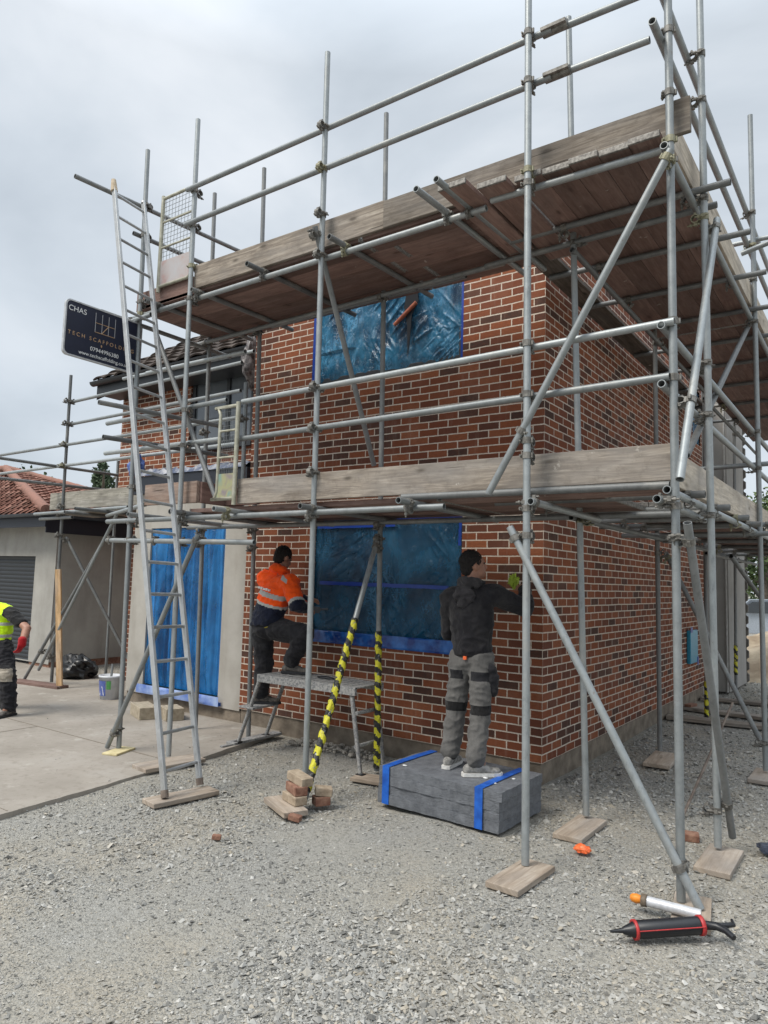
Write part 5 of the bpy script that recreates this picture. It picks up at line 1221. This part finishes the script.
loft(mb, [((-6.53, -1.55, z), rx, ry, 0) for z, rx, ry in ((.78, .18, .125), (.9, .195, .14), (1.05, .20, .14), (1.2, .195, .13), (1.3, .14, .10))])
limb(mb, [(-6.53, -1.55, 1.24), sL, sL.lerp(eL, .62)], [.10, .085, .07]); limb(mb, [(-6.53, -1.55, 1.24), sR, sR.lerp(eR, .62)], [.10, .085, .07])
def vest(p):
    if (p.x > -6.30 and p.z > 1.0) or p.x < -6.76 or p.z < .80: return 1
    if .86 < p.z < .91 or 1.03 < p.z < 1.075: return 2
    return 0
fuse('vest', mb, [hivis_y, black_c, reflective], m3, .011, 5, .008, 10, vest, 4)
mb = MB(); mb.ell((-6.52, -1.55, .74), (.165, .125, .11), 18, 10); limb(mb, [hL, kL, aL+Vector((0, 0, .03))], [.118, .092, .082]); limb(mb, [hR, kR, aR+Vector((0, 0, .03))], [.115, .09, .08])
fuse('trousers', mb, [dark_trs, pad_light], m3, .012, 5, .012, 11, lambda p: 1 if (.30 < p.z < .47 and p.y < -1.56) else 0, 6)
for a, d in ((aL, dL), (aR, dR)):
    mb = MB(); shoe(mb, a, d); s_ = fuse('boot', mb, boot_m, m3, .009, 3); sole_part(a, d, s_, black_pl)

m3.location.x += .16; m3.scale = (1.08, 1.05, .87)
# ------------------------------------------------------------------ background
leaf_m = NT('leaf'); an = leaf_m.n('ShaderNodeAttribute', attribute_name='tone')
leaf_m.set(color=leaf_m.ramp(an.outputs['Fac'], [(0, (.025, .045, .018)), (.6, (.055, .085, .03)), (1, (.11, .14, .05))]), rough=.7, spec=.2); leaf_m = leaf_m.m
conif_m = NT('needles'); an = conif_m.n('ShaderNodeAttribute', attribute_name='tone')
conif_m.set(color=conif_m.ramp(an.outputs['Fac'], [(0, (.035, .055, .035)), (1, (.09, .12, .07))]), rough=.8, spec=.15); conif_m = conif_m.m
bark = mottled('bark', (.06, .05, .04), (.14, .115, .09), 12, .95)
def tree(c, h, w, label, conifer=False, n=2600, leaf=.16):
    t = empty('tree', c, label, 'tree', 'trees behind the site'); c = Vector(c); mb = MB()
    mb.tubepath([c, c+Vector((.1, 0, h*.4)), c+Vector((0, .1, h*.85))], [.035*h, .022*h, .006*h], 8)
    for k in range(7):
        a = k*2.4; z = h*(.3+.08*k); mb.tubepath([c+Vector((.05, 0, z)), c+Vector((math.cos(a)*w*.35, math.sin(a)*w*.35, z+h*.1)), c+Vector((math.cos(a)*w*.6, math.sin(a)*w*.6, z+h*.16))], [.012*h, .008*h, .003*h], 6)
    build('trunk', mb, bark, t)
    V = []; Fc = []; tone = []; cl = []
    for k in range(26):
        a = random.uniform(0, 6.28); zz = random.uniform(.22, .97)
        if conifer: rad = w*.55*(1-zz)*random.uniform(.3, 1)+.02
        else: rad = w*.5*math.sqrt(max(0, 1-((zz-.55)/.48)**2))*random.uniform(.2, 1)
        cl.append((Vector((math.cos(a)*rad, math.sin(a)*rad, h*zz)), random.uniform(.14, .26)*w*(1-.55*zz if conifer else 1), random.random()))
    for i in range(n):
        q, rr, tn_ = random.choice(cl); d = Vector((random.gauss(0, 1), random.gauss(0, 1), random.gauss(0, .7))); d.normalize()
        p = c+q+d*rr*random.uniform(.5, 1.05); e = Vector((random.gauss(0, 1), random.gauss(0, 1), random.gauss(0, 1))).normalized(); f = e.orthogonal().normalized()
        s = leaf*random.uniform(.6, 1.3); o = len(V); V += [p-e*s*.5, p+f*s*.28, p+e*s*.5, p-f*s*.28]; Fc.append((o, o+1, o+2, o+3)); tone.append(min(1, max(0, .6*tn_+.4*random.random())))
    me = bpy.data.meshes.new('crown'); me.from_pydata([tuple(v-c) for v in V], [], Fc); at = me.attributes.new('tone', 'FLOAT', 'FACE'); at.data.foreach_set('value', tone); me.materials.append(conif_m if conifer else leaf_m)
    link_mesh('crown', me, c, t)
def along(u, v, dist):
    d = fw + X*((u-384)/F) + U*((512-v)/F); d.z = 0; d.normalize(); return CAM+d*dist
p = along(104, 470, 42); tree((p.x, p.y, GZ), 8.2, 3.4, 'grey green conifer beyond the garage roof', True, 2600, .22)
p = along(18, 466, 46); tree((p.x, p.y, GZ), 7.2, 5.5, 'low dark tree far behind the garage ridge', False, 2600, .25)
p = along(-45, 466, 50); tree((p.x, p.y, GZ), 7.6, 6, 'dark tree behind the far end of the garage', False, 2000, .25)
for i, (u, dist, h, w, lb) in enumerate(((742, 40, 6.5, 5, 'bushy green tree beyond the rear corner of the house'), (763, 34, 5.2, 4.2, 'bright green bush tree above the parked car'), (790, 38, 6.5, 5, 'tall green tree at the right edge behind the soil'), (830, 36, 6, 5, 'rounded green tree to the right behind the soil heap'))):
    p = along(u, 570, dist); tree((p.x, p.y, GZ), h, w, lb, False, 2400, .24)
# soil heap
p = along(765, 625, 17.5); mb = MB(); vs = []; nn_ = 40
for j in range(nn_+1):
    for i in range(nn_+1):
        x = (i/nn_-.5)*6; y = (j/nn_-.5)*4; r_ = math.hypot(x/3, y/2); z = max(0, 1-r_**1.5)*.85*(1+.35*noise.noise((x*1.2, y*1.2, 3)))+.06*noise.noise((x*4, y*4, 1))
        vs.append((p.x+x, p.y+y, GZ-.06+z))
mb.add(vs, [(j*(nn_+1)+i, j*(nn_+1)+i+1, (j+1)*(nn_+1)+i+1, (j+1)*(nn_+1)+i) for j in range(nn_) for i in range(nn_)], None, 0, True)
tag(build('soil_heap', mb, soil_m), 'heap of sandy soil behind the side scaffold', 'soil heap')
# parked car far behind
p = along(760, 605, 27); car = empty('parked_car', (p.x, p.y, GZ), 'silver blue car parked below the bushes far behind the scaffold', 'car')
Rm = rz(R(25)); Q = lambda v: Vector((p.x, p.y, GZ))+Rm @ Vector(v)
mb = MB(); prof = [(-2.1, .35), (-2.1, .75), (-1.95, .92), (-1.1, .98), (-.55, 1.42), (.75, 1.45), (1.45, 1.0), (2.0, .9), (2.12, .7), (2.1, .35)]
mb.rings([[Q((x, s*w_, z)) for x, z in prof] for s, w_ in ((-1, .78), (-1, .86), (1, .86), (1, .78))], True, True, 0, False); build('body', mb, plain('silver_paint', (.38, .42, .47), .3, metal=.3), car, .03)
mb = MB()
for s in (-1, 1): mb.quad([Q((-.95, s*.875, 1.0)), Q((1.25, s*.875, 1.02)), Q((.70, s*.868, 1.38)), Q((-.5, s*.868, 1.36))])
mb.quad([Q((-1.06, -.7, 1.04)), Q((-1.06, .7, 1.04)), Q((-.62, .62, 1.41)), Q((-.62, -.62, 1.41))]); build('window', mb, glass_dark, car)
for x in (-1.3, 1.3):
    for s in (-1, 1):
        mb = MB(); mb.cyl(Q((x, s*.70, .32)), Q((x, s*.89, .32)), .32, n=18); wl = build('wheel', mb, black_pl, car); mb = MB(); mb.cyl(Q((x, s*.885, .32)), Q((x, s*.9, .32)), .2, n=12); build('rim', mb, alu, wl)

# ------------------------------------------------------------------ sky and light (overcast)
SUN_EL, SUN_AZ = R(52), R(205)     # azimuth from +y clockwise: behind and left of the camera
w = bpy.data.worlds.new('World'); bpy.context.scene.world = w; w.use_nodes = True; t = w.node_tree; t.nodes.clear()
def wn(typ, **k):
    x = t.nodes.new(typ)
    for a, b in k.items(): setattr(x, a, b)
    return x
sky = wn('ShaderNodeTexSky', sky_type='NISHITA', sun_disc=False, sun_elevation=SUN_EL, sun_rotation=SUN_AZ)
b1 = wn('ShaderNodeBackground'); b1.inputs[1].default_value = .09; t.links.new(sky.outputs[0], b1.inputs[0])
tc = wn('ShaderNodeTexCoord'); mp = wn('ShaderNodeMapping'); mp.inputs['Scale'].default_value = (1, 1, 1.7); mp.inputs['Location'].default_value = (.35, .1, .2); t.links.new(tc.outputs['Generated'], mp.inputs[0])
nz = wn('ShaderNodeTexNoise'); nz.inputs['Scale'].default_value = 1.7; nz.inputs['Detail'].default_value = 7; nz.inputs['Roughness'].default_value = .5; nz.inputs['Distortion'].default_value = .5; t.links.new(mp.outputs[0], nz.inputs['Vector'])
cr = wn('ShaderNodeValToRGB'); e = cr.color_ramp.elements; e[0].position = .33; e[0].color = (.245, .274, .304, 1); e[1].position = .66; e[1].color = (.43, .452, .475, 1); x_ = e.new(.5); x_.color = (.335, .365, .395, 1); t.links.new(nz.outputs['Fac'], cr.inputs[0])
sp = wn('ShaderNodeSeparateXYZ'); t.links.new(tc.outputs['Generated'], sp.inputs[0])
mr = wn('ShaderNodeMapRange'); mr.inputs[1].default_value = .6; mr.inputs[2].default_value = 1.0; mr.inputs[3].default_value = 1.0; mr.inputs[4].default_value = 3.5; t.links.new(sp.outputs[2], mr.inputs[0])
b2 = wn('ShaderNodeBackground'); t.links.new(cr.outputs[0], b2.inputs[0]); t.links.new(mr.outputs[0], b2.inputs[1])
mx = wn('ShaderNodeMixShader'); mx.inputs[0].default_value = .92; t.links.new(b1.outputs[0], mx.inputs[1]); t.links.new(b2.outputs[0], mx.inputs[2])
ow = wn('ShaderNodeOutputWorld'); t.links.new(mx.outputs[0], ow.inputs[0])
sd = bpy.data.lights.new('sun', 'SUN'); sd.energy = 1.4; sd.angle = R(22); sd.color = (1, .94, .85)
so = bpy.data.objects.new('sun', sd); C.objects.link(so)
dirv = Vector((math.sin(SUN_AZ)*math.cos(SUN_EL), math.cos(SUN_AZ)*math.cos(SUN_EL), math.sin(SUN_EL))); so.rotation_euler = dirv.to_track_quat('Z', 'Y').to_euler()
vs = bpy.context.scene.view_settings; vs.view_transform = 'Standard'; vs.look = 'None'; vs.exposure = 1.03; vs.gamma = 1

# lift everything so that the ground lies at z = 0
for o in list(bpy.context.scene.objects):
    if o.parent is None: o.location.z += LIFT
